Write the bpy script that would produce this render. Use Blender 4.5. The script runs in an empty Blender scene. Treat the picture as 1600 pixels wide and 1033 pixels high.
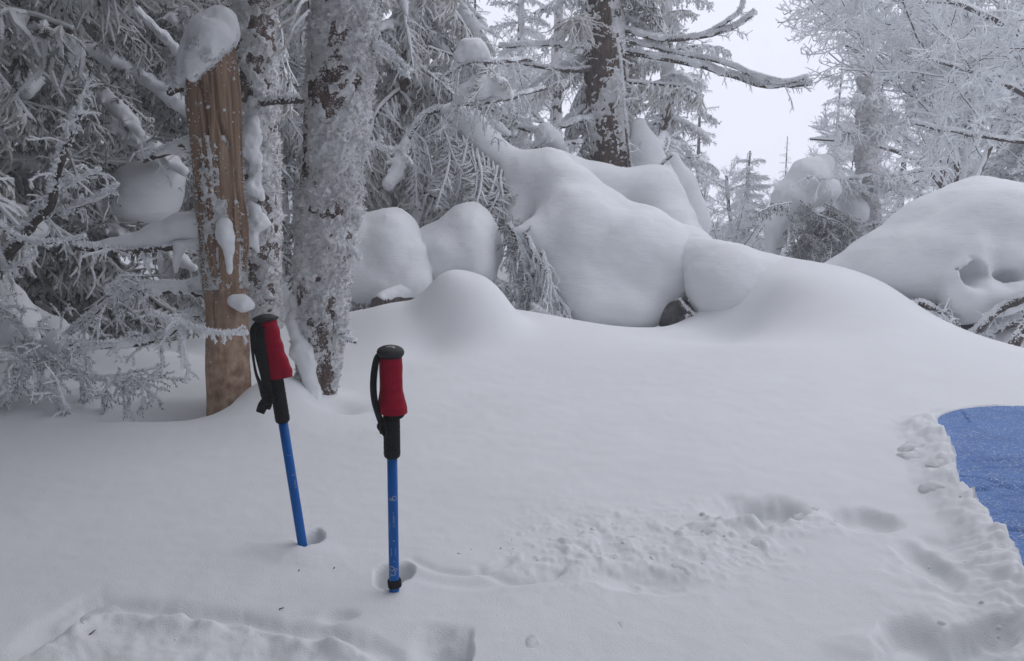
import bpy, math
import numpy as np

# ------------------------------------------------------------------ camera, sky, sun, exposure
SC = bpy.context.scene
COL = SC.collection
CAM_H = 0.70
PITCH = math.radians(8.5)          # camera looks down by this much
FPX = 1244.0                       # focal length in pixels of the 1600 px wide photograph
cam_d = bpy.data.cameras.new('camera')
cam_d.sensor_width = 36.0
cam_d.lens = 36.0 * FPX / 1600.0
cam_d.clip_start = 0.02
cam_d.clip_end = 2000.0
cam = bpy.data.objects.new('camera', cam_d)
COL.objects.link(cam)
cam.location = (0, 0, CAM_H)
cam.rotation_euler = (math.pi / 2 - PITCH, 0, 0)
SC.camera = cam

SUN_EL, SUN_AZ = math.radians(58), math.radians(52)     # azimuth clockwise from +Y
world = bpy.data.worlds.new('World')
SC.world = world
world.use_nodes = True
wn, wl = world.node_tree.nodes, world.node_tree.links
wn.clear()
w_out = wn.new('ShaderNodeOutputWorld')
w_bg = wn.new('ShaderNodeBackground')
w_sky = wn.new('ShaderNodeTexSky')
w_sky.sky_type = 'NISHITA'
w_sky.sun_disc = False
w_sky.sun_elevation = SUN_EL
w_sky.sun_rotation = SUN_AZ
w_sky.dust_density = 4.0
w_hsv = wn.new('ShaderNodeHueSaturation')
w_hsv.inputs['Saturation'].default_value = 0.12
w_mix = wn.new('ShaderNodeMix')
w_mix.data_type = 'RGBA'
w_mix.inputs[0].default_value = 0.86                     # closed cloud cover
w_mix.inputs[7].default_value = (9.7, 10.0, 11.4, 1)
w_bg.inputs['Strength'].default_value = 0.10
wl.new(w_sky.outputs[0], w_hsv.inputs['Color'])
wl.new(w_hsv.outputs[0], w_mix.inputs[6])
wl.new(w_mix.outputs[2], w_bg.inputs['Color'])
wl.new(w_bg.outputs[0], w_out.inputs['Surface'])

sun_d = bpy.data.lights.new('sun', 'SUN')
sun_d.energy = 0.5
sun_d.angle = math.radians(60)
sun_d.color = (1.0, 0.975, 0.95)
sun = bpy.data.objects.new('sun', sun_d)
COL.objects.link(sun)
sun.rotation_euler = (-(math.pi / 2 - SUN_EL), 0, -SUN_AZ)

SC.view_settings.view_transform = 'Standard'
SC.view_settings.look = 'None'
SC.view_settings.exposure = 0.05
SC.view_settings.gamma = 1.0
SC.view_settings.use_curve_mapping = False
HAZE = 0.011
SC.cycles.volume_bounces = 3
SC.cycles.max_bounces = 10
SC.cycles.diffuse_bounces = 8
SC.cycles.glossy_bounces = 2

R = np.random.default_rng(11)
CP, SP = math.cos(PITCH), math.sin(PITCH)


def P(px, py, d):
    """Point on the line of sight through photo pixel (px, py), at world Y = d."""
    vx, vy = (px - 800.0) / FPX, (516.5 - py) / FPX
    k = d / (CP + vy * SP)
    return np.array([vx * k, d, CAM_H + k * (vy * CP - SP)])


def pxm(d):
    return d / FPX                     # metres per photo pixel at distance d (roughly)


# ------------------------------------------------------------------ noise
def _hash(ix, iy, iz, seed):
    h = (ix.astype(np.uint32) * np.uint32(374761393) + iy.astype(np.uint32) * np.uint32(668265263)
         + iz.astype(np.uint32) * np.uint32(2147483647) + np.uint32((seed * 974634777) & 0xffffffff))
    h = (h ^ (h >> np.uint32(13))) * np.uint32(1274126177)
    h = h ^ (h >> np.uint32(16))
    return h.astype(np.float64) / 4294967295.0


def vnoise(p, seed=0):
    """Value noise in -1..1 at points (N,3)."""
    p = np.asarray(p, float)
    i = np.floor(p).astype(np.int64)
    f = p - i
    f = f * f * f * (f * (f * 6 - 15) + 10)
    out = np.zeros(len(p))
    for dx in (0, 1):
        wx = f[:, 0] if dx else 1 - f[:, 0]
        for dy in (0, 1):
            wy = f[:, 1] if dy else 1 - f[:, 1]
            for dz in (0, 1):
                wz = f[:, 2] if dz else 1 - f[:, 2]
                out += wx * wy * wz * _hash(i[:, 0] + dx + 5000, i[:, 1] + dy + 5000, i[:, 2] + dz + 5000, seed)
    return out * 2 - 1


def fbm(p, octaves=4, seed=0, gain=0.5, lac=2.03):
    p = np.asarray(p, float)
    a, s, tot = 1.0, np.zeros(len(p)), 0.0
    for o in range(octaves):
        s += a * vnoise(p, seed + o * 17)
        tot += a
        a *= gain
        p = p * lac + 3.7
    return s / tot


def sstep(a, b, x):
    t = np.clip((x - a) / (b - a), 0, 1)
    return t * t * (3 - 2 * t)


def norm(v):
    return v / np.maximum(np.linalg.norm(v, axis=-1, keepdims=True), 1e-9)


# ------------------------------------------------------------------ mesh building
class Geo:
    def __init__(self):
        self.v, self.f, self.n = [], [], 0

    def add(self, v, f, mat=0):
        v, f = np.asarray(v, float).reshape(-1, 3), np.asarray(f, int)
        if len(f):
            m = np.full(len(f), mat) if np.isscalar(mat) else np.asarray(mat)
            self.f.append((f + self.n, m))
        self.v.append(v)
        self.n += len(v)

    def merge(self, other, M=None):
        v = np.concatenate(other.v)
        if M is not None:
            v = v @ M[:3, :3].T + M[:3, 3]
        for f, m in other.f:
            self.f.append((f + self.n, m))
        self.v.append(v)
        self.n += len(v)

    def mesh(self, name, mats, smooth=True):
        me = bpy.data.meshes.new(name)
        v = np.concatenate(self.v)
        loops = np.concatenate([f.ravel() for f, m in self.f])
        tot = np.concatenate([np.full(len(f), f.shape[1]) for f, m in self.f])
        mi = np.concatenate([m for f, m in self.f])
        start = np.concatenate([[0], np.cumsum(tot)[:-1]])
        me.vertices.add(len(v))
        me.vertices.foreach_set('co', v.astype(np.float32).ravel())
        me.loops.add(len(loops))
        me.loops.foreach_set('vertex_index', loops.astype(np.int32))
        me.polygons.add(len(tot))
        me.polygons.foreach_set('loop_start', start.astype(np.int32))
        me.polygons.foreach_set('loop_total', tot.astype(np.int32))
        for m in mats:
            me.materials.append(m)
        me.polygons.foreach_set('material_index', mi.astype(np.int32))
        me.polygons.foreach_set('use_smooth', np.full(len(tot), bool(smooth)))
        me.update(calc_edges=True)
        me.validate()
        return me


def link(name, me, parent=None, loc=None, rot=None, scale=None):
    o = bpy.data.objects.new(name, me)
    COL.objects.link(o)
    if parent is not None:
        o.parent = parent
    if loc is not None:
        o.location = loc
    if rot is not None:
        o.rotation_euler = rot
    if scale is not None:
        o.scale = scale if hasattr(scale, '__len__') else (scale,) * 3
    return o


def tag(o, label, cat, group=None, kind=None):
    if label:
        o['label'] = label
    if cat:
        o['category'] = cat
    if group:
        o['group'] = group
    if kind:
        o['kind'] = kind
    return o


def thing(name, label, cat, loc=(0, 0, 0), rot=(0, 0, 0), group=None):
    o = link(name, None, None, loc, rot)
    o.empty_display_size = 0.1
    return tag(o, label, cat, group)


def frame_of(pts):
    t = norm(np.gradient(pts, axis=-2))
    ref = np.zeros_like(t)
    vert = np.abs(norm(pts[..., -1, :] - pts[..., 0, :])[..., 2]) > 0.9
    ref[..., 2] = 1.0
    ref[vert] = np.array([0, 1.0, 0])
    a = norm(np.cross(t, ref))
    b = np.cross(a, t)
    return t, a, b


def tubes(g, pts, rad, sides=5, mat=0, cap=True, flat=1.0, lift=0.0):
    """A batch of tubes: pts (M,K,3), rad (M,K)."""
    pts, rad = np.asarray(pts, float), np.asarray(rad, float)
    if pts.ndim == 2:
        pts, rad = pts[None], rad[None]
    M, K, _ = pts.shape
    t, a, b = frame_of(pts)
    th = np.arange(sides) / sides * 2 * math.pi
    ring = (pts[:, :, None, :] + rad[:, :, None, None] * (np.cos(th)[None, None, :, None] * a[:, :, None, :]
            + flat * (np.sin(th)[None, None, :, None] + lift) * b[:, :, None, :]))
    v = ring.reshape(-1, 3)
    idx = np.arange(M * K * sides).reshape(M, K, sides)
    i0, i1 = idx[:, :-1], idx[:, 1:]
    q = np.stack([i0, np.roll(i0, -1, 2), np.roll(i1, -1, 2), i1], -1).reshape(-1, 4)
    g.add(v, q, mat)
    if cap:
        base = g.n
        g.add(np.concatenate([pts[:, 0] , pts[:, -1] + t[:, -1] * rad[:, -1:] * 0.7]), np.zeros((0, 3), int))
        off = base - M * K * sides
        c0 = np.repeat(np.arange(M), sides)
        s = np.tile(np.arange(sides), M)
        s2 = (s + 1) % sides
        f0 = np.stack([base + c0, idx[c0, 0, s2] + off, idx[c0, 0, s] + off], -1)
        f1 = np.stack([base + M + c0, idx[c0, -1, s] + off, idx[c0, -1, s2] + off], -1)
        g.f.append((np.concatenate([f0, f1]), np.full(2 * M * sides, mat)))


def grow(o, d, L, K=6, droop=0.0, wiggle=0.1, rng=R):
    o, d = np.asarray(o, float), norm(np.asarray(d, float))
    M = len(o)
    L = np.broadcast_to(L, (M,))
    pts = np.zeros((M, K, 3))
    pts[:, 0] = o
    for k in range(1, K):
        d = norm(d + rng.normal(0, wiggle, (M, 3)) + np.array([0, 0, -1.0]) * (droop / (K - 1)))
        pts[:, k] = pts[:, k - 1] + d * (L / (K - 1))[:, None]
    return pts


def sample(pts, i, t):
    K = pts.shape[1]
    x = np.clip(t, 0, 0.9999) * (K - 1)
    k = x.astype(int)
    f = (x - k)[:, None]
    p = pts[i, k] * (1 - f) + pts[i, k + 1] * f
    return p, norm(pts[i, k + 1] - pts[i, k])


def smooth_path(pts, n=12):
    """Catmull-Rom through the points; extra columns (radius) ride along."""
    p = np.asarray(pts, float)
    q = np.concatenate([[2 * p[0] - p[1]], p, [2 * p[-1] - p[-2]]])
    out = []
    for i in range(len(p) - 1):
        a, b, c, d = q[i:i + 4]
        for t in np.arange(n) / n:
            out.append(0.5 * ((2 * b) + (c - a) * t + (2 * a - 5 * b + 4 * c - d) * t * t + (3 * b - a - 3 * c + d) * t ** 3))
    out.append(p[-1])
    return np.array(out)


def needles(g, pts, dens, length, width, mats, probs, up=0.15, along=0.6, spread=0.8, rng=R, t0=0.05):
    """Thin single triangles standing off every polyline of the batch."""
    seg = np.linalg.norm(np.diff(pts, axis=1), axis=2).sum(1)
    cnt = rng.poisson(seg * dens)
    i = np.repeat(np.arange(len(pts)), cnt)
    n = len(i)
    if n == 0:
        return
    p, t = sample(pts, i, t0 + (1 - t0) * rng.random(n))
    r = norm(rng.normal(0, 1, (n, 3)))
    d = norm(t * along + r * spread + np.array([0, 0, up]))
    L = length * rng.uniform(0.6, 1.25, n)[:, None]
    s = norm(np.cross(d, rng.normal(0, 1, (n, 3)))) * (width * rng.uniform(0.7, 1.3, n))[:, None] * 0.5
    v = np.stack([p - s, p + s, p + d * L], 1).reshape(-1, 3)
    f = np.arange(3 * n).reshape(-1, 3)
    m = rng.choice(mats, n, p=probs)
    g.add(v, f, m)


def tufts(g, p, n, size, mat=0, out=.8, rng=R):
    """Small pointed frost grains standing on points p with outward directions n."""
    m = len(p)
    d = norm(n * out + rng.normal(0, 0.6, (m, 3)) + np.array([0, 0, .1]))
    k = (size * rng.uniform(.5, 1.5, m))[:, None]
    a = norm(np.cross(d, rng.normal(0, 1, (m, 3))))
    b = np.cross(d, a)
    q = [p + a * .40 * k, p - a * .22 * k + b * .36 * k, p - a * .22 * k - b * .36 * k, p + d * k]
    i = np.arange(m)[:, None] * 4
    g.add(np.stack(q, 1).reshape(-1, 3), np.concatenate([i + [0, 1, 3], i + [1, 2, 3], i + [2, 0, 3]]), mat)


# ------------------------------------------------------------------ blobs: signed distance + surface nets
def surface_nets(F, org, h):
    nx, ny, nz = F.shape
    ins = F < 0
    c = (nx - 1, ny - 1, nz - 1)
    tot, cnt = np.zeros(c + (3,)), np.zeros(c)
    cor = [(a, b, d) for a in (0, 1) for b in (0, 1) for d in (0, 1)]
    sl = lambda o: F[o[0]:o[0] + c[0], o[1]:o[1] + c[1], o[2]:o[2] + c[2]]
    for o in cor:
        for ax in range(3):
            if o[ax]:
                continue
            e = list(o); e[ax] = 1
            f0, f1 = sl(o), sl(e)
            x = (f0 < 0) != (f1 < 0)
            t = np.where(x, f0 / np.where(x, f0 - f1, 1), 0)
            for k in range(3):
                tot[..., k] += np.where(x, o[k] + (t if k == ax else 0), 0)
            cnt += x
    has = cnt > 0
    ids = np.full(c, -1)
    ids[has] = np.arange(has.sum())
    cell = np.argwhere(has)
    v = (cell + tot[has] / cnt[has][:, None]) * h + org
    quads = []
    for ax in range(3):
        s0 = [slice(None)] * 3; s1 = [slice(None)] * 3
        s0[ax] = slice(0, -1); s1[ax] = slice(1, None)
        a, b = ins[tuple(s0)], ins[tuple(s1)]
        x = a != b
        u, w = (ax + 1) % 3, (ax + 2) % 3
        e = np.argwhere(x)
        keep = (e[:, u] > 0) & (e[:, w] > 0) & (e[:, u] < F.shape[u] - 1) & (e[:, w] < F.shape[w] - 1)
        e = e[keep]
        fl = a[tuple(e.T)]
        def cid(du, dw):
            q = e.copy(); q[:, u] -= du; q[:, w] -= dw
            return ids[tuple(q.T)]
        q = np.stack([cid(1, 1), cid(0, 1), cid(0, 0), cid(1, 0)], -1)
        q[~fl] = q[~fl][:, ::-1]
        quads.append(q)
    return v, np.concatenate(quads)


def smin(a, b, k):
    h = np.clip(0.5 + 0.5 * (b - a) / k, 0, 1)
    return b * (1 - h) + a * h - k * h * (1 - h)


def blob(prims, h=0.02, k=0.06, noise=((0.10, 3.0, 3),), seed=1, cut=None, sub=(), ksub=0.03):
    """prims: ('e', centre, radii) ellipsoids and ('c', a, b, ra, rb) round cones, smoothly united."""
    lo, hi = np.full(3, 1e9), np.full(3, -1e9)
    for p in prims:
        if p[0] == 'e':
            lo = np.minimum(lo, np.array(p[1]) - p[2]); hi = np.maximum(hi, np.array(p[1]) + p[2])
        else:
            r = max(p[3], p[4])
            lo = np.minimum(lo, np.minimum(p[1], p[2]) - r); hi = np.maximum(hi, np.maximum(p[1], p[2]) + r)
    pad = 3 * h + k + sum(n[0] for n in noise)
    lo, hi = lo - pad, hi + pad
    n = np.ceil((hi - lo) / h).astype(int) + 1
    X = np.stack(np.meshgrid(*[lo[i] + h * np.arange(n[i]) for i in range(3)], indexing='ij'), -1).reshape(-1, 3)

    def dist(p):
        if p[0] == 'e':
            q = (X - np.array(p[1])) / np.array(p[2])
            l = np.linalg.norm(q, axis=1)
            g = np.linalg.norm(q / np.array(p[2]), axis=1)
            return l * (l - 1) / np.maximum(g, 1e-6)
        a, b = np.array(p[1]), np.array(p[2])
        ba = b - a
        t = np.clip((X - a) @ ba / max(ba @ ba, 1e-9), 0, 1)
        return np.linalg.norm(X - a - t[:, None] * ba, axis=1) - (p[3] + (p[4] - p[3]) * t)
    F = None
    for p in prims:
        D = dist(p)
        F = D if F is None else smin(F, D, k)
    for p in sub:
        F = -smin(-F, dist(p), ksub)
    for amp, fr, oc in noise:
        near = np.abs(F) < 4 * h + amp
        F[near] += amp * fbm(X[near] * fr, oc, seed)
    if cut is not None:
        F = np.maximum(F, cut(X))
    return surface_nets(F.reshape(n), lo, h)


# ------------------------------------------------------------------ materials
def material(name):
    m = bpy.data.materials.new(name)
    m.use_nodes = True
    nt = m.node_tree
    return m, nt.nodes, nt.links, nt.nodes['Principled BSDF']


def ramp(N, stops):
    r = N.new('ShaderNodeValToRGB')
    e = r.color_ramp.elements
    e[0].position, e[0].color = stops[0][0], (*stops[0][1], 1)
    e[1].position, e[1].color = stops[-1][0], (*stops[-1][1], 1)
    for s in stops[1:-1]:
        x = e.new(s[0]); x.color = (*s[1], 1)
    return r


def noise_mat(name, stops, scale=(8, 8, 8), detail=6, rough=0.8, bump=0.0, bump_scale=None, bump_dist=0.01, spec=0.3, dist=0.0, nrough=0.6):
    m, N, Lk, B = material(name)
    tc = N.new('ShaderNodeTexCoord')
    mp = N.new('ShaderNodeMapping')
    mp.inputs['Scale'].default_value = scale
    Lk.new(tc.outputs['Object'], mp.inputs['Vector'])
    n = N.new('ShaderNodeTexNoise')
    n.inputs['Scale'].default_value = 1.0
    n.inputs['Detail'].default_value = detail
    n.inputs['Roughness'].default_value = nrough
    n.inputs['Distortion'].default_value = dist
    Lk.new(mp.outputs[0], n.inputs['Vector'])
    r = ramp(N, stops)
    Lk.new(n.outputs['Fac'], r.inputs['Fac'])
    Lk.new(r.outputs[0], B.inputs['Base Color'])
    B.inputs['Roughness'].default_value = rough
    B.inputs['Specular IOR Level'].default_value = spec
    if bump:
        b = N.new('ShaderNodeBump')
        b.inputs['Strength'].default_value = bump
        b.inputs['Distance'].default_value = bump_dist
        n2 = n
        if bump_scale:
            n2 = N.new('ShaderNodeTexNoise')
            n2.inputs['Scale'].default_value = bump_scale
            n2.inputs['Detail'].default_value = 4
            Lk.new(tc.outputs['Object'], n2.inputs['Vector'])
        Lk.new(n2.outputs['Fac'], b.inputs['Height'])
        Lk.new(b.outputs[0], B.inputs['Normal'])
    return m


W = lambda a, t=(0.978, 0.995, 1.015): tuple(a * x for x in t)
M_SNOW = noise_mat('snow', [(0.3, W(0.78)), (0.7, W(0.82))], (3, 3, 3), 5, 0.75, 0.45, 420.0, 0.004, 0.25)
M_PILLOW = noise_mat('pillow_snow', [(0.3, W(0.78)), (0.7, W(0.83))], (6, 6, 17), 9, 0.75, 0.7, None, 0.011, 0.25, 0.0, 0.72)
M_RIME = noise_mat('rime', [(0.3, (0.56, 0.55, 0.55)), (0.7, (0.78, 0.785, 0.80))], (14, 14, 14), 5, 0.85, 0.6, 160.0, 0.006, 0.2)
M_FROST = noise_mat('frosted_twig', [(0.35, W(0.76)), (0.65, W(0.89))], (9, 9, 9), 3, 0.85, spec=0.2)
M_SHADE_FROST = noise_mat('thin_shaded_frost', [(0.35, (0.42, 0.43, 0.43)), (0.65, (0.70, 0.71, 0.72))], (9, 9, 9), 3, 0.85, spec=0.2)  # thinner, greyer frost; the left wood's shade is put into this colour too
M_NEEDLE = noise_mat('needle', [(0.3, (0.050, 0.062, 0.050)), (0.7, (0.17, 0.19, 0.17))], (12, 12, 12), 3, 0.7)
M_TWIG = noise_mat('twig_bark', [(0.3, (0.045, 0.036, 0.032)), (0.7, (0.13, 0.11, 0.10))], (20, 20, 20), 4, 0.85)
M_LICHEN = noise_mat('lichen', [(0.3, (0.58, 0.57, 0.545)), (0.7, (0.79, 0.785, 0.77))], (15, 15, 15), 4, 0.9)
M_BARK = noise_mat('spruce_bark', [(0.3, (0.035, 0.026, 0.024)), (0.5, (0.10, 0.072, 0.062)), (0.72, (0.19, 0.145, 0.125))],
                   (40, 40, 14), 8, 0.9, 0.9, None, 0.012)
def dusted(base, amount=.5, scale=180):
    m = base.copy(); m.name = 'frost_dusted_bark'
    N, Lk = m.node_tree.nodes, m.node_tree.links
    B = N['Principled BSDF']
    src = B.inputs['Base Color'].links[0].from_socket
    tc = N.new('ShaderNodeTexCoord')
    n1, n2 = N.new('ShaderNodeTexNoise'), N.new('ShaderNodeTexNoise')
    n1.inputs['Scale'].default_value, n1.inputs['Detail'].default_value = scale, 4
    n2.inputs['Scale'].default_value, n2.inputs['Detail'].default_value = 16, 5
    for n in (n1, n2):
        Lk.new(tc.outputs['Object'], n.inputs['Vector'])
    ad = N.new('ShaderNodeMath'); ad.operation = 'MULTIPLY_ADD'
    Lk.new(n2.outputs['Fac'], ad.inputs[0]); ad.inputs[1].default_value = .9
    Lk.new(n1.outputs['Fac'], ad.inputs[2])
    r = ramp(N, [(.5 + .45 * (1 - amount), (0, 0, 0)), (.62 + .45 * (1 - amount), (1, 1, 1))])
    sc = N.new('ShaderNodeMath'); sc.operation = 'MULTIPLY'; sc.inputs[1].default_value = .62
    Lk.new(ad.outputs[0], sc.inputs[0]); Lk.new(sc.outputs[0], r.inputs['Fac'])
    mx = N.new('ShaderNodeMix'); mx.data_type = 'RGBA'
    Lk.new(r.outputs[0], mx.inputs[0]); Lk.new(src, mx.inputs[6]); mx.inputs[7].default_value = (.62, .62, .64, 1)
    Lk.new(mx.outputs[2], B.inputs['Base Color'])
    return m


M_BARKF = dusted(M_BARK, .75)
M_WOOD = noise_mat('bare_wood', [(0.28, (0.07, 0.048, 0.037)), (0.45, (0.235, 0.155, 0.108)), (0.6, (0.34, 0.235, 0.165)), (0.75, (0.44, 0.35, 0.28))],
                   (55, 55, 3.0), 9, 0.85, 0.9, None, 0.008, 0.25, 0.4, 0.7)
M_ROOT = noise_mat('root_bark', [(0.3, (0.03, 0.022, 0.02)), (0.55, (0.11, 0.07, 0.055)), (0.75, (0.2, 0.14, 0.11))], (30, 30, 30), 6, 0.9, 0.8, None, 0.01)
M_ROCK = noise_mat('dark_rock', [(0.3, (0.05, 0.05, 0.052)), (0.55, (0.10, 0.098, 0.10)), (0.75, (0.18, 0.178, 0.18))], (18, 18, 18), 7, 0.9, 0.8, None, 0.015)
M_BLACK = noise_mat('black_rubber', [(0.3, (0.010, 0.010, 0.011)), (0.7, (0.020, 0.020, 0.021))], (120, 120, 120), 4, 0.6, 0.25, 500.0, 0.001, 0.4)
M_FOAM = noise_mat('black_foam', [(0.3, (0.010, 0.010, 0.011)), (0.7, (0.022, 0.022, 0.023))], (300, 300, 300), 4, 0.9, 0.6, 900.0, 0.001, 0.2)
M_STRAP = noise_mat('black_webbing', [(0.3, (0.010, 0.010, 0.011)), (0.7, (0.021, 0.021, 0.022))], (60, 60, 400), 3, 0.85, 0.5, None, 0.001, 0.2)
M_RED = noise_mat('red_rubber', [(0.3, (0.22, 0.002, 0.016)), (0.7, (0.30, 0.003, 0.024))], (70, 70, 70), 5, 0.65, 0.3, 700.0, 0.001, 0.15)
M_BLUE = noise_mat('blue_paint', [(0.3, (0.0005, 0.085, 0.33)), (0.7, (0.001, 0.11, 0.40))], (30, 30, 5), 4, 0.45, spec=0.25)
M_PRINT = noise_mat('pale_print', [(0.35, (0.16, 0.22, 0.36)), (0.6, (0.38, 0.40, 0.46))], (400, 400, 400), 5, 0.6)
M_METAL = noise_mat('grey_badge', [(0.3, (0.18, 0.18, 0.19)), (0.7, (0.45, 0.45, 0.46))], (500, 500, 500), 3, 0.4)
M_MARK = noise_mat('rubber_mark', [(0.35, (0.10, 0.012, 0.03)), (0.7, (0.06, 0.02, 0.035))], (300, 300, 300), 3, 0.7)
FOL = [M_NEEDLE, M_FROST, M_TWIG, M_LICHEN, M_SNOW]
FOL_SHADE = [M_NEEDLE, M_SHADE_FROST, M_TWIG, M_LICHEN, M_SNOW]      # slots of all foliage meshes
NE, FR, TW, LI, SN = range(5)

def peel(m):
    N, Lk = m.node_tree.nodes, m.node_tree.links
    B = N['Principled BSDF']
    src = B.inputs['Base Color'].links[0].from_socket
    tc, sp, n = N.new('ShaderNodeTexCoord'), N.new('ShaderNodeSeparateXYZ'), N.new('ShaderNodeTexNoise')
    Lk.new(tc.outputs['Object'], sp.inputs[0]); Lk.new(tc.outputs['Object'], n.inputs['Vector'])
    n.inputs['Scale'].default_value, n.inputs['Detail'].default_value = 9, 6
    ad = N.new('ShaderNodeMath'); ad.operation = 'MULTIPLY_ADD'
    Lk.new(n.outputs['Fac'], ad.inputs[0]); ad.inputs[1].default_value = -.9; Lk.new(sp.outputs['Z'], ad.inputs[2])
    r = ramp(N, [(.0, (1, 1, 1)), (.45, (0, 0, 0))])
    sh = N.new('ShaderNodeMath'); sh.operation = 'ADD'; sh.inputs[1].default_value = .30; Lk.new(ad.outputs[0], sh.inputs[0]); ad = sh
    Lk.new(ad.outputs[0], r.inputs['Fac'])
    n2 = N.new('ShaderNodeTexNoise'); n2.inputs['Scale'].default_value, n2.inputs['Detail'].default_value = 30, 8
    Lk.new(tc.outputs['Object'], n2.inputs['Vector'])
    r2 = ramp(N, [(.3, (.24, .145, .10)), (.55, (.44, .30, .215)), (.75, (.56, .43, .34))])
    Lk.new(n2.outputs['Fac'], r2.inputs['Fac'])
    mx = N.new('ShaderNodeMix'); mx.data_type = 'RGBA'
    Lk.new(r.outputs[0], mx.inputs[0]); Lk.new(src, mx.inputs[6]); Lk.new(r2.outputs[0], mx.inputs[7])
    Lk.new(mx.outputs[2], B.inputs['Base Color'])


peel(M_WOOD)


# blue mat: frost specks on foam
def mat_material():
    m, N, Lk, B = material('frosted_blue_foam')
    tc = N.new('ShaderNodeTexCoord')
    def tex(scale, detail, stretch=None):
        n = N.new('ShaderNodeTexNoise')
        n.inputs['Scale'].default_value = scale
        n.inputs['Detail'].default_value = detail
        n.inputs['Roughness'].default_value = 0.7
        if stretch:
            mp = N.new('ShaderNodeMapping')
            mp.inputs['Scale'].default_value = stretch
            Lk.new(tc.outputs['Object'], mp.inputs[0])
            Lk.new(mp.outputs[0], n.inputs['Vector'])
        else:
            Lk.new(tc.outputs['Object'], n.inputs['Vector'])
        return n
    base = ramp(N, [(0.3, (0.050, 0.145, 0.40)), (0.7, (0.088, 0.215, 0.52))])
    Lk.new(tex(5, 4).outputs['Fac'], base.inputs['Fac'])
    f1 = ramp(N, [(0.52, (0, 0, 0)), (0.62, (1, 1, 1))])
    Lk.new(tex(150, 4, (1, 1.0, 1)).outputs['Fac'], f1.inputs['Fac'])
    f2 = ramp(N, [(0.35, (0.18, 0.18, 0.18)), (0.70, (0.9, 0.9, 0.9))])
    Lk.new(tex(14, 5).outputs['Fac'], f2.inputs['Fac'])
    mul = N.new('ShaderNodeMath'); mul.operation = 'MULTIPLY'
    Lk.new(f1.outputs[0], mul.inputs[0]); Lk.new(f2.outputs[0], mul.inputs[1])
    mx = N.new('ShaderNodeMix'); mx.data_type = 'RGBA'
    Lk.new(mul.outputs[0], mx.inputs[0])
    Lk.new(base.outputs[0], mx.inputs[6])
    mx.inputs[7].default_value = (0.72, 0.75, 0.82, 1)
    Lk.new(mx.outputs[2], B.inputs['Base Color'])
    B.inputs['Roughness'].default_value = 0.7
    b = N.new('ShaderNodeBump')
    b.inputs['Strength'].default_value = 0.5
    b.inputs['Distance'].default_value = 0.003
    Lk.new(f1.outputs[0], b.inputs['Height'])
    Lk.new(b.outputs[0], B.inputs['Normal'])
    return m


M_MAT = mat_material()

# ------------------------------------------------------------------ snow ground
def ctl(px, d, z):
    t = d * CP - (z - CAM_H) * SP
    return [(px - 800.0) / FPX * t, d, z]


_ct = []
for px in (-400, 0, 400, 800, 1200, 1600, 2000):
    _ct += [ctl(px, 1.0, 0), ctl(px, 1.45, 0), ctl(px, 2.0, 0.0)]
for x in (-3, 0, 3):
    _ct += [[x, -0.5, 0], [x, -3, 0]]
_ct += [ctl(1500, 2.85, .015), ctl(1750, 2.85, .01), ctl(2100, 2.8, 0), ctl(1300, 2.8, .02), ctl(1050, 2.8, .01), ctl(760, 2.8, 0),
        ctl(-60, 3.3, .02), ctl(-400, 3.2, .0), ctl(-700, 3.6, .1), ctl(180, 3.55, .05), ctl(60, 3.6, .03), ctl(200, 4.6, -.05), ctl(330, 4.6, -.02), ctl(-100, 4.6, -.05),
        ctl(330, 2.75, .0), ctl(480, 3.6, .05), ctl(450, 4.6, .04), ctl(640, 3.4, .04), ctl(800, 3.5, .04), ctl(1000, 3.6, .05), ctl(1200, 3.6, .09),
        ctl(560, 4.25, .17), ctl(640, 4.3, .19), ctl(700, 4.35, .2), ctl(830, 4.4, .15), ctl(905, 4.5, .085), ctl(1050, 4.55, .03), ctl(1140, 4.5, .03),
        ctl(1175, 4.42, .07), ctl(1188, 4.43, .15), ctl(1202, 4.45, .25), ctl(1222, 4.5, .335), ctl(1250, 4.6, .375), ctl(1190, 5.0, .43), ctl(1220, 4.9, .42), ctl(1260, 5.0, .385), ctl(1320, 4.95, .335), ctl(1390, 4.7, .264), ctl(1440, 4.4, .167), ctl(1520, 4.1, .075), ctl(1600, 3.9, .03), ctl(1750, 3.7, -.03), ctl(2000, 3.6, -.05),
        ctl(560, 5.2, -.05), ctl(700, 5.2, -.1), ctl(900, 5.3, -.15), ctl(1060, 5.3, -.12), ctl(1190, 5.6, .2), ctl(1300, 5.8, .15), ctl(1470, 4.9, -.1), ctl(1560, 4.7, -.15), ctl(1700, 4.6, -.2), ctl(2000, 4.6, -.2),
        ctl(300, 6.2, -.05), ctl(0, 6.2, -.05), ctl(500, 6.5, 0), ctl(800, 7, -.2), ctl(1200, 7.2, -.1), ctl(1600, 7.2, -.2), ctl(2000, 7, -.2), ctl(-500, 6, .1)]
_ct = np.array(_ct)


def _phi(d):
    return d * d * np.log(np.maximum(d, 1e-6))


_n = len(_ct)
_A = np.zeros((_n + 3, _n + 3))
_A[:_n, :_n] = _phi(np.linalg.norm(_ct[:, None, :2] - _ct[None, :, :2], axis=2)) + np.eye(_n) * 0.004
_A[:_n, _n] = 1
_A[:_n, _n + 1:] = _ct[:, :2]
_A[_n:, :_n] = _A[:_n, _n:].T
_w = np.linalg.solve(_A, np.concatenate([_ct[:, 2], np.zeros(3)]))


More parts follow.
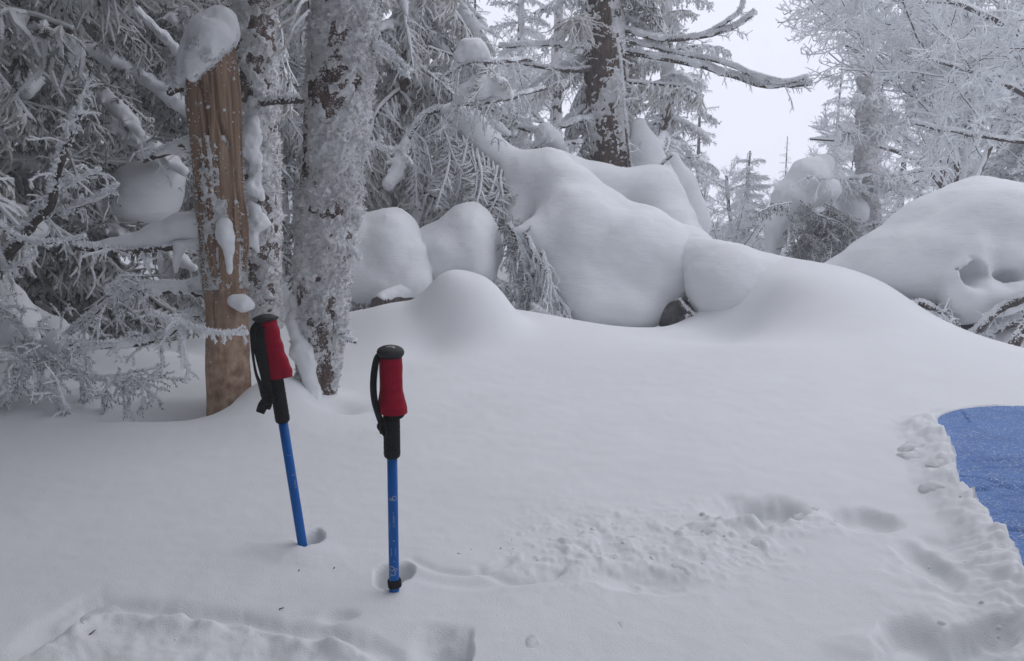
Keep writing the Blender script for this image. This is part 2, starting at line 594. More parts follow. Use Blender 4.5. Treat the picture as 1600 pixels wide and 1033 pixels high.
def ground_base(x, y):
    x, y = np.atleast_1d(np.asarray(x, float)), np.atleast_1d(np.asarray(y, float))
    z = np.zeros(len(x))
    for s in range(0, len(x), 20000):
        q = np.stack([x[s:s + 20000], y[s:s + 20000]], 1)
        z[s:s + 20000] = _phi(np.linalg.norm(q[:, None] - _ct[None, :, :2], axis=2)) @ _w[:_n] + _w[_n] + q @ _w[_n + 1:]
    r = np.hypot(x, y)
    far = 0.35 * fbm(np.stack([x / 6, y / 6, 0 * x], 1), 3, 5) - 0.05 + 0.5 * sstep(2, -14, x) * sstep(6, 16, y) - sstep(14, 60, y) * 3.0 * sstep(-6, 12, x)
    w = np.maximum(sstep(6.0, 8.5, y), sstep(3.5, 6.0, np.maximum(np.abs(x) - 0.45 * np.maximum(y, 0), -y)))
    z = z * (1 - w) + far * w

    def bump(px, d, z0, s, a, p=2.0, sy=None):
        c = ctl(px, d, z0)
        rr = np.sqrt(((x - c[0]) / s) ** 2 + ((y - c[1]) / (sy or s)) ** 2)
        return a * np.exp(-rr ** p)
    z += bump(733, 3.95, .3, .225, .225, 3.2)                      # snow dome over a buried stump
    z += bump(630, 3.95, .2, .28, .075, 2.4)
    z -= bump(668, 3.62, .1, .14, .035, 2.2)
    z += bump(175, 3.40, .05, .36, .075, 2.4, .15)                    # hump in front of the left trees
    z -= bump(258, 2.74, 0, .20, .125, 4.0, .12)
    z += bump(215, 2.50, 0, .26, .018, 2.5, .09)                      # well beside the snag
    z += bump(440, 2.85, .1, .16, .10, 2, .2)                      # drift between the two trunks
    z += bump(425, 2.62, .1, .2, .045, 2, .2)
    z -= bump(520, 2.78, 0, .10, .05, 2.5, .08)
    return z


def to_px(x, y, z=0.0):
    t = y * CP - (z - CAM_H) * SP
    u = y * SP + (z - CAM_H) * CP
    return 800 + FPX * x / np.maximum(t, 1e-3), 516.5 - FPX * u / np.maximum(t, 1e-3)


MAT_EDGE = [(1470, 640), (1461, 668), (1478, 695), (1491, 718), (1492, 745), (1500, 768), (1524, 786), (1533, 805), (1556, 830), (1572, 850), (1590, 888), (1612, 925), (1650, 990)]


MAT_C, MAT_U, MAT_W = np.array([1.765, 2.345]), np.array([.912, -.41]), np.array([-.41, -.912])
MAT_R, MAT_WD, MAT_LN = .42, .90, 1.80


def mat_inside(x, y):
    """Distance inside the rounded outline of the blue mat (positive inside)."""
    q = np.stack([x, y], 1) - MAT_C
    a, b = q @ MAT_U - (MAT_WD / 2 - MAT_R), q @ MAT_W - (MAT_LN / 2 - MAT_R)
    ex, ey = np.abs(a) - MAT_WD / 2 + MAT_R, np.abs(b) - MAT_LN / 2 + MAT_R
    return MAT_R - (np.hypot(np.maximum(ex, 0), np.maximum(ey, 0)) + np.minimum(np.maximum(ex, ey), 0))


def mat_edge_px(py):
    e = np.array(MAT_EDGE, float)
    return np.interp(py, e[:, 1], e[:, 0])


def ground_flat(x, y):
    return 0.012 + 0 * x


def ground_detail(x, y):
    """Prints, holes, broken snow near the camera (all on the z = 0 trodden patch)."""
    px, py = to_px(x, y)
    q = np.stack([x, y, 0 * x], 1)
    z = 0.006 * fbm(q * 2.3, 3, 31) + 0.0016 * fbm(q * 22, 3, 32)

    wx = 16 * fbm(q * 11, 3, 33) + 5 * fbm(q * 45, 3, 35)
    wy = 9 * fbm(q * 12, 3, 34) + 3.5 * fbm(q * 45, 3, 36)

    def ell(cx, cy, rx, ry, ang=0.0, soft=0.35, p=2.0):
        c, s = math.cos(math.radians(ang)), math.sin(math.radians(ang))
        am = min(1.0, ry / 14) * (.35 if ry < 17 and rx < 25 else .65)
        u = ((px + am * wx - cx) * c + (py + am * wy - cy) * s) / rx
        v = (-(px + am * wx - cx) * s + (py + am * wy - cy) * c) / ry
        rr = (np.abs(u) ** p + np.abs(v) ** p) ** (1 / p)
        return 1 - sstep(1 - soft, 1 + soft, rr)
    jag = 1 + 0.0 * px
    # pole holes
    z -= 0.060 * ell(606, 900, 19, 16, 0, .25)
    z -= 0.060 * ell(628, 892, 17, 11, -25, .25)
    z -= 0.055 * ell(488, 839, 17, 12, -25, .25)
    z -= 0.045 * ell(474, 848, 9, 8, 0, .3)
    z += 0.008 * ell(470, 862, 60, 16, 5, .8)
    # prints and grooves
    z -= 0.045 * ell(1200, 799, 52, 19, 2, .35)
    z -= 0.020 * ell(1150, 792, 40, 14, 0, .6)
    z -= 0.032 * ell(1350, 815, 50, 13, 8, .4)
    z -= 0.030 * ell(1452, 886, 50, 17, 33, .45)
    z -= 0.014 * ell(1465, 850, 26, 9, 10, .6)
    z -= 0.020 * ell(1010, 905, 60, 14, 4, .7)
    hx = px - 738 - 16 * fbm(q * 16, 4, 57) + 0.25 * (py - 1000)
    z -= 0.050 * (1 - sstep(-5, 5, hx)) * sstep(-110, -10, hx) * sstep(978, 1010, py + 0.10 * (742 - px) + 14 * fbm(q * 14, 3, 58)) * (1 - sstep(1040, 1075, py))
    z -= 0.012 * ell(640, 1010, 60, 30, 0, .7)
    z -= 0.045 * ell(1425, 1010, 48, 36, 20, .45)
    z -= 0.05 * ell(1530, 1010, 70, 34, -14, .35)
    z += 0.015 * ell(1370, 1005, 60, 18, 0, .7)
    z -= 0.012 * ell(530, 962, 24, 7, -4, .7)
    for (cx, cy, rx, ry, w, a, lo) in ((720, 862, 78, 30, 3.6, .012, 0), (815, 872, 70, 34, 4.5, .012, 0), (740, 868, 130, 44, 6, .006, 0)):
        u, v = (px - cx) / rx, (py - cy) / ry
        rr = np.hypot(u, v)
        z -= a * np.exp(-((rr - 1) * ry / w) ** 2) * sstep(0.1, 0.45, v) * (0.4 + 0.6 * sstep(-.9, .4, u))
    # trodden crumbly band
    band = np.exp(-((py - 850 - 0.04 * (980 - px)) / 55) ** 2) * sstep(740, 880, px) * (1 - sstep(1190, 1290, px))
    c1 = fbm(q * 24, 4, 41)
    z += band * (0.014 * np.maximum(c1, -0.15) + 0.010 * np.maximum(fbm(q * 60, 3, 42) - 0.1, 0))
    z += 0.012 * np.exp(-((py - 822) / 16) ** 2) * sstep(1060, 1160, px) * (1 - sstep(1280, 1380, px)) * (1 + c1)
    # trench lip at the bottom left
    lip = np.interp(px, [-200, 0, 60, 130, 160, 250, 330, 380, 440, 520, 620, 700, 900], [1060, 1040, 1005, 962, 948, 960, 968, 966, 985, 1000, 1030, 1060, 1100])
    wob = 11 * fbm(q * 9, 4, 51)
    t = py - lip - 1.6 * wob
    act = 1 - sstep(560, 680, px)
    z += act * (-0.016 * np.exp(-((t + 8) / 12) ** 2) + 0.013 * np.exp(-((t - 16) / 14) ** 2) * (0.6 + 1.8 * fbm(q * 15, 4, 53)))
    z += act * sstep(-4, 30, t) * (0.012 * fbm(q * 18, 4, 52) - 0.004)
    z -= 0.008 * np.exp(-(((px - 100) * 0.62 + (py - 965) + 2 * wob) / 14) ** 2) * sstep(10, 60, px) * (1 - sstep(120, 175, px))
    # snow thrown onto the mat: raised crumbly bank along its edge, mat bed sunk
    e = mat_edge_px(py)
    dist = e - px + 9 * fbm(q * 30, 3, 62) + 5 * fbm(q * 75, 2, 63)
    near = sstep(648, 672, py)
    bank = sstep(-3, 5, dist) * (1 - sstep(10, 75 + 0.25 * np.maximum(py - 760, 0), dist)) * near
    z += bank * np.maximum(0.038 + 0.030 * fbm(q * 14, 4, 61) + 0.009 * fbm(q * 48, 3, 64), .020)
    rough = sstep(-3, 5, dist) * (1 - sstep(90, 300, dist)) * sstep(800, 900, py)
    z += rough * (0.012 * fbm(q * 12, 4, 65) + 0.004 * fbm(q * 40, 3, 66))
    mi = mat_inside(x, y)
    inside = sstep(-.004, .012, mi) * (1 - sstep(-10, -3, dist) * near)
    z -= inside * 0.05
    z += 0.010 * np.exp(-((mi + .02) / .022) ** 2) * (1 - near) * (.6 + .8 * fbm(q * 14, 3, 67))
    z = np.where((mi > .012) & (dist > 4) & (near > .5), np.maximum(z, .030 + .006 * fbm(q * 40, 2, 68) - ground_flat(x, y)), z)
    return z * (1 - sstep(3.2, 4.2, np.hypot(x, y)))


def ground_z(x, y):
    x, y = np.atleast_1d(np.asarray(x, float)), np.atleast_1d(np.asarray(y, float))
    return ground_base(x, y) + ground_detail(x, y)


def build_ground():
    ang = np.concatenate([np.linspace(-180, -44, 40)[:-1], np.linspace(-44, 44, 660), np.linspace(44, 180, 40)[1:]])
    a = np.radians(ang)
    rad = np.concatenate([np.geomspace(0.12, 0.95, 10)[:-1], np.geomspace(0.95, 1.9, 170)[:-1], np.geomspace(1.9, 6.5, 180)[:-1], np.geomspace(6.5, 30, 50)[:-1], np.geomspace(30, 150, 12)])
    A, RR = np.meshgrid(a, rad)
    x, y = (RR * np.sin(A)).ravel(), (RR * np.cos(A)).ravel()
    z = ground_z(x, y)
    n, m = len(rad), len(a)
    idx = np.arange(n * m).reshape(n, m)
    q = np.stack([idx[:-1, :-1], idx[:-1, 1:], idx[1:, 1:], idx[1:, :-1]], -1).reshape(-1, 4)[:, ::-1]
    g = Geo()
    g.add(np.stack([x, y, z], 1), q)
    o = link('snow_ground', g.mesh('snow_ground', [M_SNOW]))
    tag(o, 'smooth deep snow covering the forest floor', None, kind='structure')


build_ground()


# ------------------------------------------------------------------ snow pillows
def wchild(name, me, parent):
    """Mesh given in world coordinates, hung under an unrotated thing."""
    return link(name, me, parent, tuple(-np.array(parent.location)))


def px_cone(a, b):
    """Round cone between photo points (px, py, d, radius_px)."""
    return ('c', P(*a[:3]), P(*b[:3]), a[3] * pxm(a[2]), b[3] * pxm(b[2]))


def px_chain(pts):
    return [px_cone(a, b) for a, b in zip(pts[:-1], pts[1:])]


def px_ell(px, py, d, rx, rz, ry):
    return ('e', P(px, py, d), (rx * pxm(d), ry, rz * pxm(d)))


def snow_thing(name, label, cat, prims, h=0.025, k=0.07, noise=((0.025, 2.2, 3), (0.006, 9.0, 3)), seed=3, group=None, sub=(), cut=None, ksub=.03):
    v, f = blob(prims, h, k, noise, seed, cut, sub, ksub)
    base = np.array([v[:, 0].mean(), v[:, 1].mean(), v[:, 2].min()])
    g = Geo()
    g.add(v - base, f)
    o = link(name, g.mesh(name, [M_PILLOW]), None, tuple(base))
    return tag(o, label, cat, group)


snow_thing('snow_mound', 'great smooth snow mound over a fallen spruce in the centre, tapering down to the right', 'snow mound',
           px_chain([(690, 172, 5.8, 5), (712, 177, 5.8, 11), (736, 196, 5.8, 19), (758, 228, 5.85, 24), (790, 264, 5.9, 33), (805, 276, 5.88, 38), (850, 286, 5.8, 50), (885, 312, 5.65, 50), (940, 350, 5.5, 46), (1010, 376, 5.4, 46), (1075, 402, 5.35, 42), (1120, 420, 5.3, 38)])
           + px_chain([(820, 290, 5.8, 44), (812, 322, 5.7, 30), (806, 345, 5.6, 16)])
           + px_chain([(870, 275, 6.2, 38), (950, 302, 6.2, 38), (1020, 302, 6.15, 40), (1050, 355, 5.95, 36), (1090, 395, 5.7, 32)])
           + px_chain([(885, 345, 5.45, 50), (845, 368, 5.32, 30), (813, 364, 5.26, 11)]) + px_chain([(850, 375, 5.3, 22), (880, 425, 5.25, 26), (895, 465, 5.2, 26)])
           + [px_ell(910, 375, 5.40, 70, 70, .34), px_ell(980, 410, 5.3, 90, 80, .32), px_ell(1035, 420, 5.3, 52, 72, .30), px_ell(925, 440, 5.25, 64, 56, .26), px_ell(975, 468, 5.2, 66, 46, .24), px_ell(1015, 455, 5.2, 48, 54, .22), px_ell(925, 470, 5.15, 44, 36, .2), px_ell(985, 485, 5.1, 52, 34, .2)],
           h=0.024, k=0.075, seed=7, noise=((0.036, 2.2, 2), (0.014, 6.0, 3), (0.004, 20, 2)))
snow_thing('snow_block', 'rounded snow block with an overhanging left face, right end of the long central mound', 'snow block',
           [px_ell(1130, 444, 4.95, 60, 60, .30), px_ell(1150, 470, 4.9, 60, 48, .28)]
           + px_chain([(1085, 402, 5.2, 34), (1112, 414, 5.02, 36), (1150, 440, 4.95, 56), (1200, 452, 4.94, 52), (1262, 470, 4.96, 48), (1330, 492, 5.0, 42)]), h=0.022, k=0.07, seed=9, noise=((0.02, 1.8, 2), (0.012, 6.0, 3), (0.003, 20, 2)))
snow_thing('snow_pillow', 'broad rounded snow pillow right beside the thick frosted trunk', 'snow pillow',
           [px_ell(555, 404, 5.4, 80, 76, .38), px_ell(612, 396, 5.35, 52, 72, .34), px_ell(585, 440, 5.3, 78, 46, .3)] + px_chain([(655, 405, 5.2, 24), (650, 440, 5.1, 22), (605, 470, 5.0, 14)]), h=0.024, k=0.09, seed=12, noise=((.034, 3.2, 2), (.013, 8, 3), (.004, 20, 2)), group='snow pillows behind the trunks')
snow_thing('snow_pillow', 'peaked snow pillow between the broad pillow and the central mound', 'snow pillow',
           [px_ell(735, 375, 5.45, 44, 52, .3), px_ell(700, 395, 5.4, 46, 42, .3), px_ell(745, 415, 5.35, 36, 40, .25)] + px_chain([(665, 380, 5.5, 26), (735, 352, 5.5, 26), (765, 390, 5.45, 22)]), h=0.022, k=0.08, seed=14, noise=((.034, 3.2, 2), (.013, 8, 3), (.004, 20, 2)), group='snow pillows behind the trunks')
snow_thing('snow_pillow', 'grey shaded snow pillow seen left of the broken snag behind drooping boughs', 'snow pillow',
           [px_ell(228, 300, 5.2, 52, 48, .26), px_ell(215, 330, 5.15, 50, 35, .24), px_ell(255, 275, 5.2, 30, 26, .2)], h=0.022, k=0.08, seed=15, group='snow pillows behind the trunks')
snow_thing('snow_pillow', 'small round snow pillow at the left edge under the dark dead branch', 'snow pillow',
           [px_ell(22, 345, 3.9, 38, 27, .13), px_ell(50, 362, 3.9, 26, 16, .1)], h=0.016, k=0.05, seed=16, group='snow pillows behind the trunks')
snow_thing('snow_drift', 'large rounded snow drift at the right edge with a dark hole in its face', 'snow drift',
           [px_ell(1545, 372, 5.1, 120, 84, .55), px_ell(1470, 400, 5.1, 100, 66, .5), px_ell(1420, 425, 5.1, 80, 46, .42), px_ell(1640, 380, 5.0, 130, 90, .6), px_ell(1450, 445, 5.0, 60, 44, .35)]
           + px_chain([(1290, 442, 5.3, 26), (1370, 408, 5.2, 36), (1450, 360, 5.2, 46), (1530, 335, 5.2, 48), (1620, 335, 5.2, 50)])
           + px_chain([(1530, 395, 4.65, 20), (1512, 440, 4.6, 30), (1512, 475, 4.55, 26)]) + px_chain([(1512, 470, 4.55, 28), (1560, 470, 4.5, 24), (1620, 455, 4.5, 28)]) + px_chain([(1580, 400, 4.6, 26), (1640, 410, 4.6, 30)]) + [px_ell(1596, 438, 4.72, 34, 28, .2)],
           h=0.025, k=0.09, seed=18, noise=((.03, 2.4, 2), (.012, 7, 3), (.004, 20, 2)), sub=[px_ell(1539, 436, 4.42, 13, 16, .36), px_ell(1549, 421, 4.42, 7, 10, .3), px_ell(1556, 432, 4.42, 7, 7, .28), px_ell(1592, 446, 4.36, 13, 5, .14)], ksub=.015)
for lab, pr, sd in (('pointed snow hood on a buried sapling just right of the brown spruce trunk', px_chain([(998, 196, 6.9, 13), (1005, 235, 6.9, 26), (1020, 290, 6.9, 40)]), 21),
                    ('lower snow hood on a buried sapling, second right of the brown spruce trunk', px_chain([(1050, 250, 7.2, 13), (1060, 290, 7.2, 28), (1075, 350, 7.2, 36)]), 22)):
    snow_thing('snow_hood', lab, 'snow hood', pr, h=0.02, k=0.06, seed=sd, group='snow hoods over buried saplings')
# ------------------------------------------------------------------ trunks coated in rime
def trunk_meshes(path, bark, cover, amp, seed, nth=48, nz=120, fuzz=2500, plates=0.05, side=None, gap=9.0):
    """path rows: x, y, z, radius.  Returns bark mesh and rime mesh (world coordinates)."""
    sp = smooth_path(path, 16)
    s = np.linspace(0, len(sp) - 1, nz)
    c = np.stack([np.interp(s, np.arange(len(sp)), sp[:, j]) for j in range(4)], 1)
    def grid(nth_, c_):
        th = np.arange(nth_) / nth_ * 2 * math.pi
        nrm = np.stack([np.cos(th), np.sin(th), 0 * th], 1)
        base = c_[:, None, :3] + c_[:, None, 3:4] * nrm[None]
        idx = np.arange(len(c_) * nth_).reshape(len(c_), nth_)
        q = np.stack([idx[:-1], np.roll(idx[:-1], -1, 1), np.roll(idx[1:], -1, 1), idx[1:]], -1).reshape(-1, 4)
        return base.reshape(-1, 3), np.tile(nrm, (len(c_), 1)), q, np.repeat(c_[:, 3], nth_)
    v, n, q, r = grid(nth, c)
    d = fbm(v * np.array([22, 22, 7]), 4, seed)
    d2 = fbm(v * np.array([60, 60, 18]), 3, seed + 3)
    gb = Geo()
    gb.add(v + n * (r * plates * (np.abs(d) * 2.2 - 0.5) + 0.003 * d2)[:, None], q)
    bark_me = gb.mesh('trunk', [bark])
    k = 2
    s2 = np.linspace(0, len(sp) - 1, nz * k)
    c2 = np.stack([np.interp(s2, np.arange(len(sp)), sp[:, j]) for j in range(4)], 1)
    v, n, q, r = grid(nth * k, c2)
    big = fbm(v * np.array([gap, gap, gap * .6]), 4, seed + 5)
    fine = np.abs(fbm(v * 30, 4, seed + 6))
    off = big + cover + 0.55 * fbm(v * 26, 3, seed + 9)
    if side is not None:
        off = off + side(v, n)
    th = amp * np.clip(off, -1, 1.2) * (0.35 + 1.3 * fine) + 0.10 * amp * fbm(v * 110, 2, seed + 8)
    tuck = th < -0.010
    th = np.maximum(th, -0.012)
    vv = v + n * th[:, None] + 0.12 * amp * np.stack([vnoise(v * 60, seed + 30), vnoise(v * 60, seed + 31), vnoise(v * 60, seed + 32)], 1)
    keep = ~(tuck[q].all(1))
    gr = Geo()
    gr.add(vv, q[keep])
    ok = np.where(th > 0.002)[0]
    if fuzz:
        # small frost tufts: thick where the rime sits, sparse on the bark between
        fuzz = int(fuzz * 2.6)
        w = np.where(th > 0.001, 1.0, .30) * (.35 + 1.3 * np.abs(fbm(v * 45, 3, seed + 41)))
        i = R.choice(len(v), fuzz, p=w / w.sum())
        p = vv[i] + R.normal(0, .002, (fuzz, 3))
        d = norm(n[i] * 0.8 + R.normal(0, 0.6, (fuzz, 3)) + np.array([0, 0, .15]))
        sc_ = np.where(r[i] > .12, 1.7, 1.0)[:, None] * R.uniform(.6, 1.5, fuzz)[:, None] * np.where(R.random(fuzz) < .12, 1.8, 1.0)[:, None]
        a = norm(np.cross(d, R.normal(0, 1, (fuzz, 3))))
        b = np.cross(d, a)
        q4 = [p + a * .0028 * sc_, p - a * .0016 * sc_ + b * .0026 * sc_, p - a * .0016 * sc_ - b * .0026 * sc_, p + d * .0075 * sc_]
        k0 = np.arange(fuzz)[:, None] * 4
        gr.add(np.stack(q4, 1).reshape(-1, 3), np.concatenate([k0 + [0, 1, 3], k0 + [1, 2, 3], k0 + [2, 0, 3]]))
    return bark_me, gr.mesh('rime', [M_RIME])


def px_path(rows, d):
    """rows: (px, py, radius_px) -> world rows at distance d, sunk path end allowed."""
    return np.array([np.append(P(a, b, d), r * pxm(d)) for a, b, r in rows])


# ------------------------------------------------------------------ foliage library
def conifer_bough(seed, pend=0.5, dens=420, nlat=40, nl=0.016, nw=0.0045, frost=0.62, fat=1.0, lich=0.0, spread=0.33, bare=.1, step=.0135, mats=None):
    rg = np.random.default_rng(seed)
    g = Geo()
    stem = grow([[0, 0, 0]], [[1, 0, 0.12]], 1.0, 12, 0.35 + 0.25 * pend, 0.085, rg)
    tubes(g, stem, np.linspace(0.013, 0.004, 12)[None] * fat, 6, TW)
    tubes(g, stem + np.array([0, 0, .010 * fat]), np.linspace(0.016, 0.006, 12)[None] * fat * rg.uniform(.6, 1.3, (1, 12)), 6, FR)
    t = np.linspace(0.07, 0.97, nlat) + rg.normal(0, .008, nlat)
    p, tg = sample(stem, np.zeros(nlat, int), t)
    sg = np.where(np.arange(nlat) % 2, 1, -1)[:, None]
    side = norm(np.cross(tg, [0, 0, 1])) * sg
    a = np.radians(rg.uniform(32, 82, nlat))[:, None]
    d = np.cos(a) * tg + np.sin(a) * side + np.array([0, 0, 1]) * rg.normal(-0.15 * pend, .30, (nlat, 1))
    L = (spread * (1 - t) ** 0.75 + 0.06) * rg.uniform(.55, 1.2, nlat)
    lat = grow(p, d, L, 7, pend * 0.75, 0.19, rg)
    tubes(g, lat, np.linspace(0.0072, 0.0036, 7)[None] * fat * rg.uniform(.8, 1.3, (nlat, 1)), 4, FR)
    # sub twigs
    n = np.maximum((L / step).astype(int), 4)
    i = np.repeat(np.arange(nlat), n)
    tt = rg.uniform(.10, .98, len(i))
    p, tg = sample(lat, i, tt)
    sd = norm(np.cross(tg, [0, 0, 1])) * rg.choice([-1, 1], len(i))[:, None] + rg.normal(0, .65, (len(i), 3))
    d = norm(tg * 0.75 + norm(sd) * 0.75 + np.array([0, 0, -0.35 * pend]))
    Ls = (0.050 * (1 - tt) + 0.022) * rg.uniform(.4, 1.5, len(i))
    sub = grow(p, d, Ls, 4, pend * .8, 0.26, rg)
    isb = rg.random(len(i)) < bare * 1.6 * tt.clip(.25, .8)
    sr = np.array([0.0034, .0052, .0052, .0022])[None] * fat * rg.uniform(.7, 1.4, (len(i), 1))
    tubes(g, sub[~isb], sr[~isb], 3, FR)
    if isb.any():
        tubes(g, sub[isb], sr[isb] * .45, 3, NE)
        needles(g, sub[isb], dens * 1.5, nl * 1.25, nw * .8, [NE, FR], [.9, .1], -.1, .8, .75, rg)
    allp = [(lat, dens), (sub[~isb], dens)]
    # hanging strands
    m = int(110 * max(pend - 0.35, 0))
    if m:
        src = rg.integers(0, nlat, m)
        p, tg = sample(lat, src, rg.uniform(.05, .9, m))
        st = grow(p, np.tile([0, 0, -1.0], (m, 1)) + rg.normal(0, .40, (m, 3)), rg.uniform(.04, .17, m), 6, .6, .24, rg)
        tubes(g, st, np.linspace(0.0065, 0.003, 6)[None] * fat * rg.uniform(.7, 1.5, (m, 1)), 4, LI if lich else FR)
        needles(g, st, dens * .8, nl * 1.1, nw, [NE, FR, LI], [max(.9 - frost - lich, 0) if frost + lich < .9 else 0, 1 - lich - (max(.9 - frost - lich, 0) if frost + lich < .9 else 0), lich], -0.5, .5, .8, rg)
    for pl, dn in allp:
        needles(g, pl, dn * (1 - frost), nl, nw * 0.8, [NE, TW], [.92, .08], -0.15, .75, .7, rg)
        needles(g, pl, dn * frost, nl, nw, [FR, LI], [1 - lich * .5, lich * .5], 0.35, .55, .8, rg)
    return g.mesh('bough', mats or FOL, False)


def bough_load(seed, spread=.42, heavy=1.0):
    """Snow lying along a bough: stem and first laterals, lumpy."""
    rg = np.random.default_rng(seed)
    pr = []
    z = lambda t: 0.12 * t - 0.36 * t * t
    for i in range(9):
        t = .12 + .09 * i
        t2 = t + .09
        r = .030 * heavy * rg.uniform(.6, 1.35)
        pr.append(('c', np.array([t, 0, z(t) + .022]), np.array([t2, rg.normal(0, .012), z(t2) + .022]), r, r * rg.uniform(.7, 1.1)))
        if rg.random() < .8:
            for s in (-1, 1):
                if rg.random() < .75:
                    L = (spread * (1 - t) ** .75) * rg.uniform(.4, .85)
                    a = math.radians(rg.uniform(40, 65))
                    e = np.array([t + L * math.cos(a), s * L * math.sin(a), z(t) - .30 * L + .01])
                    pr.append(('c', np.array([t, 0, z(t) + .02]), e, .020 * heavy * rg.uniform(.7, 1.3), .010))
    v, f = blob(pr, 0.014, 0.03, ((.014, 14, 3),), seed)
    g = Geo(); g.add(v, f)
    return g.mesh('snow_load', [M_SNOW])


def twiggy_branch(seed, fuzz=130, dark=.12, fat=1.0, straight=.09):
    rg = np.random.default_rng(seed)
    g = Geo()
    stem = grow([[0, 0, 0]], [[1, 0, 0.1]], 1.0, 10, -0.05, straight, rg)
    levels, rads = [stem], [(.010, .004), (.0062, .0035), (.0046, .003), (.0036, .0025)]
    for n, L0, ang in ((15, .50, 42), (7, .20, 45), (3, .085, 50)):
        par = levels[-1]
        i = np.repeat(np.arange(len(par)), n)
        t = rg.uniform(.12, .98, len(i))
        p, tg = sample(par, i, t)
        pr = rg.normal(0, 1, (len(i), 3)) * np.array([1, 1, .45])
        sd = norm(np.cross(tg, pr))
        a = np.radians(rg.normal(ang, 11, len(i)))[:, None]
        d = np.cos(a) * tg + np.sin(a) * sd + np.array([0, 0, .12])
        levels.append(grow(p, d, L0 * (1 - .65 * t) * rg.uniform(.5, 1.25, len(i)), 6 if L0 > .1 else 4, -.1, .13, rg))
    for lv, (pts, (r0, r1)) in enumerate(zip(levels, rads)):
        K = pts.shape[1]
        rr = np.linspace(r0, r1, K)[None] * fat * rg.uniform(.75, 1.3, (len(pts), 1))
        isd = rg.random(len(pts)) < (dark if lv else 1)
        if lv < 3 and isd.any():
            tubes(g, pts[isd] - np.array([0, 0, r0 * .55 * fat]), rr[isd] * .8, 4, TW)
        tubes(g, pts, rr, 5 if lv < 2 else 3, FR)
        needles(g, pts, fuzz, .011 * fat, .005 * fat, [FR], [1.0], .2, .3, 1.0, rg)
    return g.mesh('branch', FOL, False)


BOUGH_SHADE = [conifer_bough(100 + i, pend=.8 + .25 * i, dens=720, frost=.50, nl=.0125, nw=.0026, fat=1.15, bare=.62, mats=FOL_SHADE) for i in range(3)]
BOUGH_DARK = [conifer_bough(110 + i, pend=1.1, dens=700, frost=.30, nl=.013, nw=.0034, fat=1.0, bare=1.3) for i in range(2)]
BOUGH_PEND = [conifer_bough(120 + i, pend=1.4 + .25 * i, dens=560, frost=.72, nl=.0105, nw=.004, lich=.25, fat=1.4, bare=.36) for i in range(3)]
BOUGH_WHITE = [conifer_bough(140 + i, pend=.5 + .25 * i, dens=420, frost=.86, nl=.011, nw=.0048, fat=1.6) for i in range(3)]
BOUGH_FAR = [conifer_bough(160 + i, pend=.5, dens=70, nlat=13, frost=.8, nl=.032, nw=.012, fat=2.0, step=.045) for i in range(3)]
LOADS = [bough_load(180 + i, heavy=.8 + .25 * i) for i in range(4)]
TWIGGY = [twiggy_branch(200 + i) for i in range(5)]


def put(parent, me, name, loc, az, tilt, roll, s):
    """A library branch whose +X axis leaves the trunk at azimuth az, tipped up by tilt."""
    o = link(name, me, parent, loc)
    o.rotation_euler = (roll, -tilt, az)
    o.scale = (s, s, s)
    return o


def conifer(name, label, base, height, r0, n, z0, z1, L0, L1, lib, tilt=(-25, 8), loads=.35, seed=1, group=None, lean=(0, 0), cat='tree',
            cover=.25, amp=.02, nth=28, nz=60, fuzz=600, bark=None, az=None, skip=None):
    rg = np.random.default_rng(seed)
    root = thing(name, label, cat, tuple(base), group=group)
    ht = np.linspace(-0.25, height, 9)
    rad = np.maximum(r0 * (1 - np.maximum(ht, 0) / height) ** .8, .012)
    path = np.stack([lean[0] * ht / height + .02 * np.sin(ht * 2 + seed), lean[1] * ht / height + .02 * np.cos(ht * 1.7 + seed), ht, rad], 1)
    b, r = trunk_meshes(path, bark or M_BARKF, cover, amp, seed, nth, nz, fuzz)
    link('trunk', b, root)
    link('rime', r, root)
    for i in range(n):
        f = (i + rg.random() * .8) / n
        z = z0 + (z1 - z0) * f
        a = i * 2.39996 + rg.normal(0, .35) if az is None else math.radians(rg.uniform(*az))
        u = (z - z0) / max(height - z0, .1)
        L = (L0 + (L1 - L0) * u) * rg.uniform(.75, 1.2)
        c = np.array([np.interp(z, path[:, 2], path[:, j]) for j in (0, 1)] + [z])
        if skip is not None and skip(np.array(base) + c, a, L):
            continue
        tl = math.radians(rg.uniform(*tilt)) + .35 * u
        me = lib[rg.integers(len(lib))]
        o = put(root, me, 'bough', tuple(c), a, tl, rg.normal(0, .22), L)
        if rg.random() < loads:
            link('snow_load', LOADS[rg.integers(len(LOADS))], o)
    return root


def gz(x, y):
    return float(ground_base(x, y)[0])


def stand(px, d, dz=-.05):
    """Ground point in the direction of photo column px at distance d."""
    x = (px - 800) / FPX * d
    return np.array([x, d, gz(x, d) + dz])


